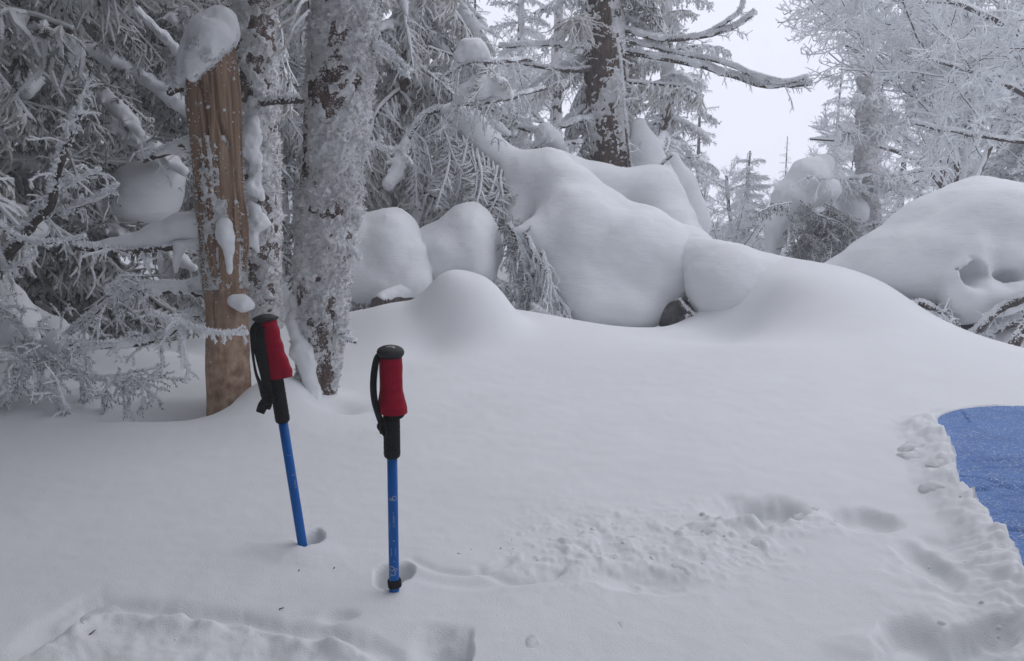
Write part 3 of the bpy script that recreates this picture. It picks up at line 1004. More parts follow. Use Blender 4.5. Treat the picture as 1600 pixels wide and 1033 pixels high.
# ---- dark spruces on the left
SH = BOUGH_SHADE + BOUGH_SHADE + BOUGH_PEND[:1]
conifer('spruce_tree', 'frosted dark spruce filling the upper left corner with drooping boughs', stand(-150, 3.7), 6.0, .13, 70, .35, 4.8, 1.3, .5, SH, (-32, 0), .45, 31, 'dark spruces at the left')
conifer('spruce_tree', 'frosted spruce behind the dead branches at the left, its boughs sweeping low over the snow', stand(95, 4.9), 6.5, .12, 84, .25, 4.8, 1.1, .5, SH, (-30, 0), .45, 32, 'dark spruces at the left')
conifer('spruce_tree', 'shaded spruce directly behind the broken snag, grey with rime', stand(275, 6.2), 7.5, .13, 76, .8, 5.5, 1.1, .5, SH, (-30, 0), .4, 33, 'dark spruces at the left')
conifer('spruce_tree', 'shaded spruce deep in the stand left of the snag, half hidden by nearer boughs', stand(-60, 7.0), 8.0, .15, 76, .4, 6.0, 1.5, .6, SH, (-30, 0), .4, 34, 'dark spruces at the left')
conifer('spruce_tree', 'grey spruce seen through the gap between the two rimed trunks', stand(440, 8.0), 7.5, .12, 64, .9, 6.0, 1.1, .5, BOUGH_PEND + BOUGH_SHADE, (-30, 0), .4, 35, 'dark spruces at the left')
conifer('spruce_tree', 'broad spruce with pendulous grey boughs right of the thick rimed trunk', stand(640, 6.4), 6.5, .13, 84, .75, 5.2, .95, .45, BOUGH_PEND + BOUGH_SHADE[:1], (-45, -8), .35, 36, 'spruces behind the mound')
conifer('spruce_tree', 'pale frosted young spruce low behind the two snow pillows', stand(600, 7.6), 3.0, .07, 44, .2, 2.8, .75, .2, BOUGH_WHITE, (-32, 0), .45, 37, 'spruces behind the mound')
# standing outside the frame: unseen spruces added to shade the clearing, most at the left
for k, (x, y, z0, n, L, lab) in enumerate(((-2.35, 1.9, 1.9, 52, 1.45, 'tall unseen spruce, added for shade, beyond the left edge overhanging the clearing'), (-1.75, .3, 2.0, 50, 1.4, 'tall unseen spruce, added for shade, left of the camera spot, its boughs over the trench'),
                                           (-1.3, -1.5, 1.7, 46, 1.4, 'tall unseen spruce, added for shade, to the left rear of the clearing'), (.5, -1.9, 1.6, 46, 1.35, 'tall unseen spruce, added for shade, at the back of the clearing'), (2.0, -1.3, 1.5, 42, 1.3, 'tall unseen spruce, added for shade, to the right rear of the clearing'),
                                           (-3.4, 3.0, 1.2, 46, 1.4, 'tall unseen spruce, added for shade, farther out beyond the left edge'), (-3.2, -.6, 1.2, 40, 1.4, 'tall unseen spruce, added for shade, at the outer left rear of the clearing'), (3.6, .2, 1.4, 40, 1.3, 'tall unseen spruce, added for shade, beyond the right edge of the clearing'),
                                           (-2.2, 2.4, 2.6, 46, 1.2, 'tall unseen spruce, added for shade, whose boughs spread above the left of the picture'), (-1.95, 1.15, 1.8, 48, 1.3, 'tall unseen spruce, added for shade, nearest outside the left edge'), (-2.9, 2.9, 1.5, 46, 1.4, 'tall unseen spruce, added for shade, outside the upper left corner'), (-2.6, 1.1, 1.6, 50, 1.5, 'leaning tall unseen spruce, added for shade, close outside the left edge'), (-.8, -.9, 2.3, 50, 1.5, 'tall unseen spruce, added for shade, right behind the camera spot'), (1.0, -.9, 2.4, 40, 1.3, 'tall unseen spruce, added for shade, behind the camera spot on its right'))):
    conifer('spruce_tree', lab, (x, y, gz(x, y) - .05), 8.0, .14, int(n * 1.7), z0, 6.8, L, 1.0, SH, (-26, 2), .6, 380 + k, 'unseen spruces added round the clearing for shade', fuzz=0, nz=30)

for k, (x, y, z0, n, L, lab) in enumerate(((-1.62, .75, .7, 60, .75, 'young unseen spruce, added for shade, close outside the lower left corner'), (-2.05, 1.75, .8, 60, .7, 'young unseen spruce, added for shade, outside the left edge beside the trench'),  # low unseen trees added to darken the lower left corner
                                           (-1.42, .30, .45, 60, .58, 'smallest young unseen spruce, added for shade, left of the camera spot'))):
    conifer('spruce_tree', lab, (x, y, gz(x, y) - .05), 4.5, .08, n, z0, 4.0, L, .4, SH, (-26, 2), .5, 420 + k, 'unseen spruces added round the clearing for shade', fuzz=0, nz=24, nth=16)

# ---- snag with snow cap
ds = 2.83
snag = thing('broken_snag', 'broken dead trunk of bare brown wood with a slumped snow cap, left of the poles', 'snag', tuple(stand(357, ds)))
rows = [(326, 62, 33), (332, 110, 38), (337, 180, 39), (340, 250, 38), (346, 330, 37), (350, 400, 35), (355, 500, 33), (357, 600, 32), (358, 650, 32), (358, 700, 33)]
pth = px_path(rows[::-1], ds)


def snag_meshes():
    nth, nz = 96, 260
    sp = smooth_path(pth, 16)
    s = np.linspace(0, len(sp) - 1, nz)
    c = np.stack([np.interp(s, np.arange(len(sp)), sp[:, j]) for j in range(4)], 1)
    th = np.arange(nth) / nth * 2 * math.pi
    n = np.tile(np.stack([np.cos(th), np.sin(th), 0 * th], 1), (nz, 1))
    v = (np.repeat(c[:, :3], nth, 0) + np.repeat(c[:, 3:], nth, 0) * n)
    tw = v[:, 2:3] * np.array([[.06, -.04, 0]])
    grain = fbm((v + tw) * np.array([70, 70, 3.2]), 4, 71)
    lump = fbm((v + tw) * np.array([22, 22, 2.5]), 3, 72)
    crack = np.exp(-(fbm((v + tw) * np.array([16, 16, 1.1]), 2, 73) / .035) ** 2)
    hh = (v[:, 2] - v[:, 2].min()) / np.ptp(v[:, 2])
    kn = 0
    off = .0055 * grain + .013 * lump + .010 * fbm(v * np.array([6, 6, 4.5]), 2, 74) - .020 * crack * sstep(.12, .5, hh)
    # split top: the upper left is eaten away
    v = v + n * off[:, None]
    top = hh > .985
    v[:, 2] += np.where(top, .03 * grain, 0)
    ztop = v[:, 2].max()
    xc = v[hh > .97][:, 0].mean()
    lim = ztop - .01 + np.clip((v[:, 0] - xc - .03) * 1.6, -.2, .02) + .015 * lump
    v[:, 2] = np.minimum(v[:, 2], lim)
    idx = np.arange(nz * nth).reshape(nz, nth)
    q = np.stack([idx[:-1], np.roll(idx[:-1], -1, 1), np.roll(idx[1:], -1, 1), idx[1:]], -1).reshape(-1, 4)
    g = Geo()
    g.add(v, q)
    g.add(np.concatenate([v[-nth:], v[-nth:].mean(0)[None]]), np.stack([np.arange(nth), (np.arange(nth) + 1) % nth, np.full(nth, nth)], 1))
    return g.mesh('trunk', [M_WOOD]), v, n, hh


me, sv, sn, shh = snag_meshes()
wchild('trunk', me, snag)
# frost crumbs and rime patches on the wood
g = Geo()
frontish = (sn[:, 1] < .5)
wgt = frontish * (.05 + 1.0 * sstep(.1, .6, fbm(sv * 11, 3, 75) + .35 * (sn[:, 0] < -.2) + .5 * np.exp(-((shh - .45) / .07) ** 2))) * sstep(.2, .5, shh)
wgt = wgt / wgt.sum()
ii = R.choice(len(sv), 900, p=wgt)
ico = np.array([[1, 0, 0], [-1, 0, 0], [0, 1, 0], [0, -1, 0], [0, 0, 1], [0, 0, -1]], float)
icf = np.array([[0, 2, 4], [2, 1, 4], [1, 3, 4], [3, 0, 4], [2, 0, 5], [1, 2, 5], [3, 1, 5], [0, 3, 5]])
for k in ii:
    s = R.uniform(.0012, .0042) * (1 + 1.2 * (R.random() < .06))
    g.add(sv[k] + sn[k] * s * .3 + ico * s * R.uniform(.6, 1.3, (6, 3)), icf)
o = wchild('rime', g.mesh('rime', [M_RIME]), snag); o['kind'] = 'stuff'
nr = px_path([(334, 340, 36), (337, 300, 37), (344, 350, 38.5), (349, 380, 37), (351, 430, 36)], ds)
_, rm = trunk_meshes(px_path([(338, 215, 38.5), (343, 300, 38), (347, 345, 37.5), (350, 395, 36), (353, 450, 35)][::-1], ds), M_WOOD, -.82, .018, 77, 56, 110, 1500,
                     side=lambda v, n: .75 * np.exp(-((v[:, 2] - P(350, 350, ds)[2]) / .075) ** 2) * (n[:, 0] > -.5) - .2, gap=26)
wchild('rime', rm, snag)
# snow cap
v, f = blob(px_chain([(341, 36, ds, 25), (331, 52, ds, 31), (314, 80, ds, 28), (296, 104, ds, 19), (266, 122, ds, 7)]) + px_chain([(347, 38, ds - .02, 20), (358, 62, ds - .05, 11)])
            + px_chain([(328, 60, ds - .06, 26), (312, 92, ds - .075, 20), (302, 116, ds - .08, 11)]) + px_chain([(336, 58, ds - .07, 22), (330, 84, ds - .09, 12)]) + px_chain([(294, 106, ds - .02, 16), (284, 124, ds - .04, 9)]) + px_chain([(348, 44, ds + .03, 24), (326, 76, ds + .05, 26)]),
            .0075, .026, ((.006, 8, 2), (.006, 30, 3), (.003, 80, 2)), 81)
g = Geo(); g.add(v, f)
_c = v.mean(0); _k = (v[:, 2] < _c[2] + .01) & (v[:, 1] < ds + .02) & (fbm(v * 28, 3, 87) > .12); _i = R.choice(np.where(_k)[0], 1100)
tufts(g, v[_i], norm(v[_i] - _c), .008)
wchild('snow_cap', g.mesh('snow_cap', [M_SNOW]), snag)
for pr in (px_chain([(350, 352, ds - .085, 13), (352, 372, ds - .095, 13), (357, 390, ds - .09, 8), (359, 425, ds - .088, 3.5)]),
           px_chain([(366, 470, ds - .085, 11), (380, 474, ds - .08, 13), (393, 478, ds - .07, 6)])):
    v, f = blob(pr, .006, .015, ((.006, 30, 3),), 82)
    g = Geo(); g.add(v, f)
    wchild('snow_lump', g.mesh('snow_lump', [M_SNOW]), snag)


# ---- hand placed limbs: bark tube, rime on top, optional snow load, twigs with needles
def limb_mesh(rows, r0, r1, seed, twigs=12, tl=.12, needle=0, frost=.8, rime=1.0, droop=.4, bark=TW, fuzz=350, K=26):
    rg = np.random.default_rng(seed)
    p = np.array([P(*r) for r in rows])
    sp = smooth_path(p, 10)
    s = np.linspace(0, len(sp) - 1, K)
    c = np.stack([np.interp(s, np.arange(len(sp)), sp[:, j]) for j in range(3)], 1)
    c += np.stack([vnoise(c * 9, seed), vnoise(c * 9 + 50, seed), vnoise(c * 9 + 90, seed)], 1) * .008
    rad = np.linspace(r0, r1, K) * rg.uniform(.85, 1.15, K)
    g = Geo()
    tubes(g, c, rad, 8, bark)
    up = np.array([0, 0, 1.0])
    if rime:
        lump = np.abs(vnoise(c * 30, seed + 1)) * .9 + .55
        tubes(g, c + up * rad[:, None] * .45, rad * .85 * rime * lump + .002, 7, FR)
        m = int(2600 * np.linalg.norm(np.diff(c, axis=0), axis=1).sum())
        o, tg = sample(c[None], np.zeros(m, int), rg.random(m))
        th = rg.normal(math.pi / 2, 1.0, m)[:, None]
        sd = norm(np.cross(tg, up))
        nn = np.cos(th) * sd + np.sin(th) * norm(np.cross(sd, tg))
        rr = np.interp(rg.random(m), [0, 1], [.9, 1.1])[:, None] * (r0 + r1) / 2
        tufts(g, o + up * rr * .45 + nn * rr * .85 * max(rime, .6), nn, .010 + .10 * r0, FR, .8, rg)
    if twigs:
        t = rg.uniform(.12, 1, twigs)
        o, tg = sample(c[None], np.zeros(twigs, int), t)
        d = norm(tg * .6 + rg.normal(0, .7, (twigs, 3)) + np.array([0, 0, -.25 * droop]))
        tw = grow(o, d, tl * rg.uniform(.4, 1.4, twigs), 6, droop, .16, rg)
        tubes(g, tw, np.linspace(.0055, .003, 6)[None] * rg.uniform(.7, 1.3, (twigs, 1)), 4, FR)
        i = np.repeat(np.arange(twigs), 5)
        tt = rg.uniform(.15, .95, len(i))
        o, tg = sample(tw, i, tt)
        t2 = grow(o, norm(tg * .7 + rg.normal(0, .6, (len(i), 3))), tl * .35 * rg.uniform(.4, 1.3, len(i)), 4, droop, .15, rg)
        tubes(g, t2, np.linspace(.004, .0024, 4)[None] + np.zeros((len(i), 1)), 3, FR)
        for q in (tw, t2):
            if needle:
                needles(g, q, needle * (1 - frost), .014, .0036, [NE], [1.0], -.1, .7, .7, rg)
            needles(g, q, max(needle * frost, 250), .011, .0045, [FR], [1.0], .25, .5, .9, rg)
    return g.mesh('branch', FOL, False)


def limb(parent, rows, r0, r1, seed, name='branch', **kw):
    o = wchild(name, limb_mesh(rows, r0, r1, seed, **kw), parent)
    return o


def limb_load(parent, rows, seed, h=.008, k=.02, noise=((.008, 14, 3), (.003, 40, 2))):
    v, f = blob(px_chain(rows), h, k, noise, seed)
    g = Geo(); g.add(v, f)
    return wchild('snow_load', g.mesh('snow_load', [M_SNOW]), parent)


limb(snag, [(318, 128, ds), (300, 138, ds), (284, 140, ds - .02), (262, 146, ds - .02)], .018, .012, 301, twigs=0, rime=1.2)
limb(snag, [(312, 225, ds + .03), (285, 232, ds + .03), (255, 242, ds + .05), (222, 250, ds + .05)], .024, .007, 302, twigs=3, rime=1.0)
limb_load(snag, [(310, 222, ds + .03, 12), (275, 232, ds + .03, 8), (240, 243, ds + .05, 3)], 303)
limb(snag, [(320, 372, ds + .02), (260, 386, ds + .02), (190, 390, ds), (120, 388, ds - .05)], .016, .010, 304, twigs=10, tl=.10, rime=.8, needle=300)
limb_load(snag, [(318, 352, ds + .02, 26), (285, 352, ds + .02, 20), (245, 365, ds + .02, 16), (200, 376, ds + .01, 10), (140, 383, ds - .02, 4)], 305)
limb_load(snag, [(312, 380, ds, 12), (282, 384, ds, 9), (276, 405, ds, 5), (275, 425, ds, 2.5)], 306)
limb(snag, [(322, 500, ds), (300, 492, ds - .02), (262, 520, ds - .05), (215, 535, ds - .08), (160, 540, ds - .12), (90, 535, ds - .15)], .013, .007, 307, twigs=16, tl=.11, needle=500, rime=1.5)
limb(snag, [(322, 460, ds + .02), (290, 452, ds), (240, 455, ds), (200, 450, ds - .03), (170, 462, ds - .05)], .016, .009, 308, twigs=8, tl=.08, rime=1.9, needle=300)
limb_load(snag, [(322, 440, ds + .02, 14), (300, 448, ds + .02, 10), (255, 446, ds, 9), (205, 447, ds - .03, 5)], 309)
limb(snag, [(235, 490, ds - .16), (265, 503, ds - .18), (300, 514, ds - .18), (340, 518, ds - .16), (388, 523, ds - .14)], .0035, .0028, 310, twigs=16, tl=.035, rime=1.8, droop=1.2)
limb(snag, [(275, 508, ds - .18), (285, 530, ds - .18), (284, 555, ds - .17), (295, 578, ds - .16)], .004, .003, 311, twigs=6, tl=.04, rime=1.6, droop=1.2)

# ---- rimed trunks B and C
db = 4.1
rtree = thing('rimed_tree', 'slimmer rime covered trunk standing behind and between the snag and the thick trunk', 'tree', tuple(stand(413, db)), group='rime covered trunks')
bm, rm = trunk_meshes(px_path([(408, -420, 24), (402, -150, 28), (399, 0, 31), (400, 120, 32), (404, 250, 30), (410, 380, 27), (413, 480, 25), (414, 560, 25)][::-1], db), M_BARKF, .24, .030, 91, 64, 220, 8000, gap=9)
wchild('trunk', bm, rtree); wchild('rime', rm, rtree)
limb(rtree, [(408, 160, db - .12), (440, 157, db - .2), (470, 157, db - .22), (496, 159, db - .22)], .015, .016, 321, twigs=0, rime=1.1)
limb_load(rtree, [(398, 190, db - .10, 8), (392, 235, db - .10, 18), (404, 262, db - .11, 13), (398, 292, db - .10, 15), (410, 310, db - .1, 6)], 322, noise=((.035, 9, 3), (.012, 30, 3)))
limb_load(rtree, [(396, 325, db - .10, 8), (404, 345, db - .11, 15), (394, 366, db - .10, 12), (402, 392, db - .1, 6)], 323, noise=((.035, 9, 3), (.012, 30, 3)))
for k in range(9):
    put(rtree, BOUGH_PEND[k % 3], 'bough', (R.normal(0, .02) - .05, 0, 1.75 + .25 * k), k * 2.4 + 1, -.5, R.normal(0, .2), R.uniform(.7, 1.1))

dc = 2.92
thick = thing('rimed_tree', 'thick spruce trunk crusted with rime, right of the slimmer trunk, dark bark at its foot', 'tree', tuple(stand(495, dc)), group='rime covered trunks')
bm, rm = trunk_meshes(px_path([(556, -300, 40), (545, -120, 43), (538, 0, 45), (533, 80, 46), (527, 150, 46), (517, 260, 44), (510, 350, 43), (502, 450, 40), (498, 520, 37), (496, 600, 32), (495, 660, 30), (495, 720, 32)][::-1], dc), M_BARKF, .33, .030, 93, 84, 240, 10000, .07,
                      side=lambda v, n: -.62 * (1 - sstep(P(0, 590, dc)[2], P(0, 470, dc)[2], v[:, 2])) * (n[:, 0] > -.55) + .25 * (n[:, 0] > .75) - .5 * (n[:, 0] < -.9) * (v[:, 2] < P(0, 150, dc)[2]), gap=12)
wchild('trunk', bm, thick); wchild('rime', rm, thick)
limb(thick, [(575, 70, dc), (597, 80, dc - .02), (615, 100, dc - .03), (636, 116, dc - .05)], .014, .006, 331, twigs=6, tl=.03, rime=1.8)
limb(thick, [(560, 225, dc), (585, 228, dc - .02), (610, 236, dc - .04), (632, 240, dc - .05)], .007, .003, 332, twigs=10, tl=.05, rime=1.3)
limb(thick, [(530, 520, dc - .06), (540, 521, dc - .1), (551, 519, dc - .12)], .006, .004, 333, twigs=0, rime=1.0)
limb(thick, [(530, 530, dc - .06), (540, 531, dc - .1), (552, 534, dc - .12)], .006, .005, 334, twigs=0, rime=1.0)
limb(thick, [(545, 390, dc - .05), (556, 396, dc - .08), (564, 409, dc - .1)], .007, .004, 335, twigs=0, rime=1.0)
limb_load(thick, [(462, 455, dc - .03, 7), (464, 500, dc - .05, 13), (472, 550, dc - .07, 15), (486, 600, dc - .08, 14), (496, 640, dc - .08, 12)], 336, noise=((.022, 11, 3), (.009, 40, 3)))
for k in range(8):
    put(thick, BOUGH_PEND[k % 3], 'bough', (.12, 0, 1.9 + .22 * k), k * 2.4 + .3, -.4, R.normal(0, .2), R.uniform(.6, .9))

# ---- dead branches at the left edge
dead = thing('dead_branch', 'dark bare dead branch rising from the left edge, knobbed with rime', 'branch', tuple(stand(-40, 3.0)))
limb(dead, [(-60, 440, 2.95), (0, 405, 2.9), (35, 372, 2.88), (60, 345, 2.85), (85, 312, 2.8), (92, 280, 2.8), (108, 225, 2.8), (125, 175, 2.8)], .022, .008, 341, twigs=12, tl=.13, rime=1.1)
limb(dead, [(62, 345, 2.85), (100, 330, 2.83), (140, 318, 2.8), (165, 306, 2.8), (183, 290, 2.8)], .008, .003, 342, twigs=10, tl=.06, rime=1.2)
limb(dead, [(90, 290, 2.8), (120, 283, 2.8), (160, 265, 2.78)], .006, .003, 343, twigs=8, tl=.06, rime=1.5)
limb(dead, [(0, 350, 2.7), (40, 378, 2.68), (90, 380, 2.66), (135, 372, 2.66)], .006, .004, 344, twigs=6, tl=.05, rime=1.0)
limb(dead, [(-40, 345, 2.9), (-5, 395, 2.85), (15, 425, 2.8), (55, 395, 2.8)], .006, .004, 345, twigs=6, tl=.06, rime=1.2)
low = thing('low_bough', 'lowest frosted spruce bough sweeping down to the snow at the left edge', 'bough', tuple(stand(-60, 3.3)))
limb(low, [(-80, 500, 3.0), (20, 500, 3.0), (60, 560, 2.95), (110, 520, 2.9), (165, 480, 2.85), (225, 448, 2.8)], .012, .005, 346, twigs=34, tl=.20, needle=700, frost=.7, rime=1.2, droop=.9)
limb(low, [(-80, 455, 2.9), (0, 480, 2.9), (60, 545, 2.85), (140, 590, 2.8), (225, 600, 2.75)], .009, .003, 347, twigs=36, tl=.18, needle=700, frost=.7, rime=1.2, droop=.6)
limb(low, [(-60, 540, 2.8), (10, 560, 2.75), (70, 600, 2.7), (100, 640, 2.66)], .008, .003, 348, twigs=24, tl=.14, needle=700, frost=.7, rime=1.2, droop=.5)
limb_load(low, [(60, 548, 2.93, 16), (95, 540, 2.91, 22), (130, 545, 2.9, 12)], 349, noise=((.012, 12, 3),))

# ---- bent sapling: snowy arch with drapery left of the mound
arch = thing('bent_sapling', 'bent snow arched spruce sapling with grey twigs hanging down, left of the central mound', 'tree', tuple(stand(790, 5.9)))
limb(arch, [(800, 330, 5.85), (790, 270, 5.8), (760, 228, 5.8), (730, 192, 5.8), (695, 172, 5.8), (660, 185, 5.75), (640, 215, 5.7)], .03, .012, 351, twigs=30, tl=.3, needle=500, droop=1.6, rime=1.0)
for k in range(15):
    t = k / 14
    p = P(690 + 110 * t, 185 + 95 * t, 5.7) - np.array(arch.location)
    put(arch, BOUGH_PEND[k % 3], 'bough', tuple(p), R.uniform(-2.6, -.5), math.radians(R.uniform(-85, -60)), R.normal(0, .5), R.uniform(.42, .62))
for k in range(5):
    p = P(800 + 10 * k, 335 + 18 * k, 5.3) - np.array(arch.location)
    put(arch, BOUGH_SHADE[k % 3], 'bough', tuple(p), R.uniform(-2.2, -1), math.radians(R.uniform(-85, -60)), R.normal(0, .5), R.uniform(.35, .5))

for sd, rows in ((352, [(795, 350, 5.25), (812, 385, 5.2), (822, 430, 5.15), (838, 470, 5.1)]), (353, [(822, 368, 5.15), (845, 415, 5.1), (862, 455, 5.05), (890, 490, 5.0)]), (354, [(800, 370, 5.3), (800, 410, 5.25), (815, 470, 5.2)]),
                 (355, [(845, 395, 5.05), (856, 430, 5.0), (858, 470, 5.0)])):
    limb(arch, rows, .016, .008, sd, twigs=34, tl=.16, droop=1.8, rime=1.0, needle=260, frost=.75)
for sd, rows in ((356, [(830, 478, 4.9), (850, 492, 4.85), (868, 500, 4.8)]), (357, [(775, 440, 5.3), (800, 448, 5.2), (830, 442, 5.15)])):
    limb(arch, rows, .012, .006, sd, twigs=8, tl=.10, rime=1.3)
# ---- brown spruce above the mound
dd = 7.0
brown = thing('spruce_tree', 'old spruce with a brown rime patched trunk rising behind the central mound', 'tree', tuple(stand(955, dd)))
bm, rm = trunk_meshes(px_path([(930, -260, 27), (937, -100, 28), (941, 0, 29), (945, 100, 31), (950, 180, 32), (956, 260, 33), (958, 340, 35), (960, 460, 36)][::-1], dd), M_BARK, -.20, .05, 95, 56, 170, 1500, .06,
                      side=lambda v, n: .35 * (n[:, 0] > .3) + .2 * (n[:, 0] < -.7), gap=6)
wchild('trunk', bm, brown); wchild('rime', rm, brown)
rgb = np.random.default_rng(5)
for k in range(52):
    z = P(0, 300 - 8.5 * k, dd)[2]
    px = 950 - .03 * (8.5 * k)
    a = k * 2.4 + rgb.normal(0, .3)
    if math.sin(a) < -.35 and k < 44:
        continue                                   # keep the trunk face open
    o = put(brown, (BOUGH_PEND + BOUGH_WHITE[:1] + BOUGH_SHADE[:1])[k % 5], 'bough', tuple(P(px, 300 - 8.5 * k, dd) - np.array(brown.location)), a, math.radians(rgb.uniform(-48, -10)), rgb.normal(0, .25), rgb.uniform(.65, 1.0) * (.75 if math.cos(a) < 0 else 1.0))
    if rgb.random() < .3:
        link('snow_load', LOADS[k % 4], o)
for sd, rows, r0, r1, kw in ((361, [(960, 40, dd), (1040, 62, dd - .2), (1110, 55, dd - .4), (1150, 42, dd - .5), (1180, 20, dd - .6)], .022, .010, dict(twigs=10, tl=.15, rime=1.6)),
                             (362, [(1090, 60, dd - .3), (1140, 32, dd - .5), (1160, 10, dd - .5), (1156, -10, dd - .5)], .014, .008, dict(twigs=5, tl=.12, rime=1.6)),
                             (363, [(970, 60, dd), (1060, 85, dd - .2), (1120, 95, dd - .4), (1180, 118, dd - .5), (1225, 130, dd - .6), (1262, 122, dd - .6)], .018, .009, dict(twigs=12, tl=.2, rime=1.6)),
                             (364, [(970, 80, dd), (1080, 100, dd - .3), (1140, 118, dd - .4), (1200, 135, dd - .5), (1270, 130, dd - .6)], .026, .013, dict(twigs=6, tl=.15, rime=1.6)),
                             (365, [(945, 75, dd), (890, 72, dd - .2), (840, 70, dd - .3), (780, 74, dd - .3)], .02, .010, dict(twigs=10, tl=.25, rime=1.6)),
                             (366, [(945, 105, dd), (900, 110, dd - .2), (860, 108, dd - .3), (800, 96, dd - .3)], .025, .008, dict(twigs=14, tl=.3, rime=.9)),
                             (367, [(950, 180, dd), (900, 190, dd - .2), (840, 205, dd - .3), (790, 190, dd - .3)], .022, .012, dict(twigs=12, tl=.25, rime=1.6)),
                             (368, [(985, 265, dd - .45), (978, 200, dd - .45), (972, 130, dd - .4), (965, 60, dd - .35)], .012, .007, dict(twigs=12, tl=.12, rime=.8)),
                             (369, [(1030, 262, 6.4), (1038, 252, 6.35), (1049, 242, 6.3)], .012, .008, dict(twigs=4, tl=.06, rime=.8))):
    limb(brown, rows, r0, r1, sd, **kw)
conifer('spruce_tree', 'thinner frosted spruce close behind the brown trunk on its right side', stand(1035, 8.6), 5.2, .10, 56, .3, 4.6, .85, .3, BOUGH_WHITE + BOUGH_PEND[:2], (-38, 0), .3, 42, 'spruces behind the mound', lean=(-.05, 0))
conifer('spruce_tree', 'frosted spruce left of the brown trunk with sky showing through its top', stand(815, 10.5), 4.6, .09, 44, .5, 4.2, .95, .25, BOUGH_WHITE, (-35, 0), .35, 43, 'spruces behind the mound')
conifer('spruce_tree', 'frosted spruce further left whose crown shows between the pendulous spruce and the snow loads', stand(725, 9.0), 5.6, .10, 46, .5, 5.0, .95, .3, BOUGH_PEND + BOUGH_WHITE, (-35, 0), .35, 44, 'spruces behind the mound')
for lab, pr, sd, lim, sp in (('bough under a domed snow load, upper of two left of the brown spruce', [(718, 88, 5.5, 8), (730, 78, 5.5, 15), (744, 77, 5.5, 14), (760, 86, 5.5, 6)], 23, [(830, 92, 6.1), (765, 96, 5.52), (735, 98, 5.5), (705, 112, 5.5)], (715, 765, 100)),
                         ('bough under a wide domed snow load, lower of two left of the brown spruce', [(712, 158, 5.5, 5), (728, 148, 5.5, 13), (750, 137, 5.5, 18), (780, 139, 5.5, 16), (798, 148, 5.5, 6)], 24, [(850, 138, 6.1), (790, 155, 5.52), (750, 162, 5.5), (705, 165, 5.5)], (712, 800, 163)),
                         ('bough end with a pointed snow load just left of the brown trunk, above the mound', [(838, 222, 6.6, 5), (852, 206, 6.6, 12), (866, 216, 6.6, 10), (884, 236, 6.6, 5)], 25, [(910, 222, 6.75), (870, 228, 6.62), (830, 232, 6.6)], (830, 890, 230))):
    lb = thing('laden_bough', lab, 'bough', tuple(P(*pr[1][:3])), group='boughs under domed snow loads')
    v, f = blob(px_chain(pr), .010, .045, ((.022, 6, 3), (.008, 22, 3)), sd)
    g = Geo(); g.add(v, f)
    wchild('snow_load', g.mesh('snow_load', [M_SNOW]), lb)
    limb(lb, lim, .014, .008, sd + 900, twigs=26, tl=.16, droop=1.8, needle=350, frost=.8, rime=1.2)
    for k in range(6 if sd != 24 else 3):
        p = P(R.uniform(*sp[:2]), sp[2], lim[1][2]) - np.array(lb.location)
        put(lb, BOUGH_PEND[k % 3], 'bough', tuple(p), R.uniform(-2.8, -.3), math.radians(R.uniform(-80, -45)), R.normal(0, .5), R.uniform(.22, .36) * (.6 if sd == 24 else 1))

# ---- right side
conifer('fir_tree', 'slender pointed fir standing alone against the sky right of the gap', stand(1296, 13.0), 3.3, .05, 60, .1, 3.1, .8, .10, BOUGH_WHITE, (-25, 5), .1, 45)
conifer('spruce_tree', 'dense frosted spruce at the right edge above the large drift', stand(1600, 9.5), 4.4, .11, 56, .4, 4.2, 1.3, .3, BOUGH_SHADE + BOUGH_WHITE, (-35, -5), .45, 46, 'spruces on the right')
conifer('spruce_tree', 'low frosted young spruce behind the hollow right of the long mound', stand(1165, 10.0), 1.5, .05, 44, -.2, 1.4, .75, .2, BOUGH_WHITE, (-25, 5), .35, 47, 'spruces on the right')

# leaning sapling under snow
sap = thing('bent_sapling', 'bent sapling under a thick snow hood with dark drooping needles below, right of the gap', 'tree', tuple(stand(1260, 6.6)))
v, f = blob(px_chain([(1204, 400, 5.9, 10), (1216, 355, 5.9, 19), (1234, 310, 5.9, 25), (1262, 275, 5.9, 26), (1288, 258, 5.9, 16)]) + px_chain([(1268, 282, 5.87, 24), (1288, 296, 5.84, 22), (1262, 312, 5.85, 16)]) + px_chain([(1318, 300, 6.0, 12), (1335, 330, 6.0, 20), (1330, 380, 6.0, 18)]) + px_chain([(1340, 392, 5.8, 22), (1310, 412, 5.8, 22), (1280, 424, 5.8, 20)]), .016, .05, ((.015, 7, 3), (.006, 20, 2)), 96)
g = Geo(); g.add(v, f)
wchild('snow_hood', g.mesh('snow_hood', [M_PILLOW]), sap)
for k in range(30):
    p = P(R.uniform(1232, 1325), R.uniform(312, 372), 5.68) - np.array(sap.location)
    put(sap, (BOUGH_DARK + BOUGH_SHADE[:2])[k % 4], 'bough', tuple(p), R.uniform(-3.1, 0), math.radians(R.uniform(-80, -15)), R.normal(0, .9), R.uniform(.2, .42))

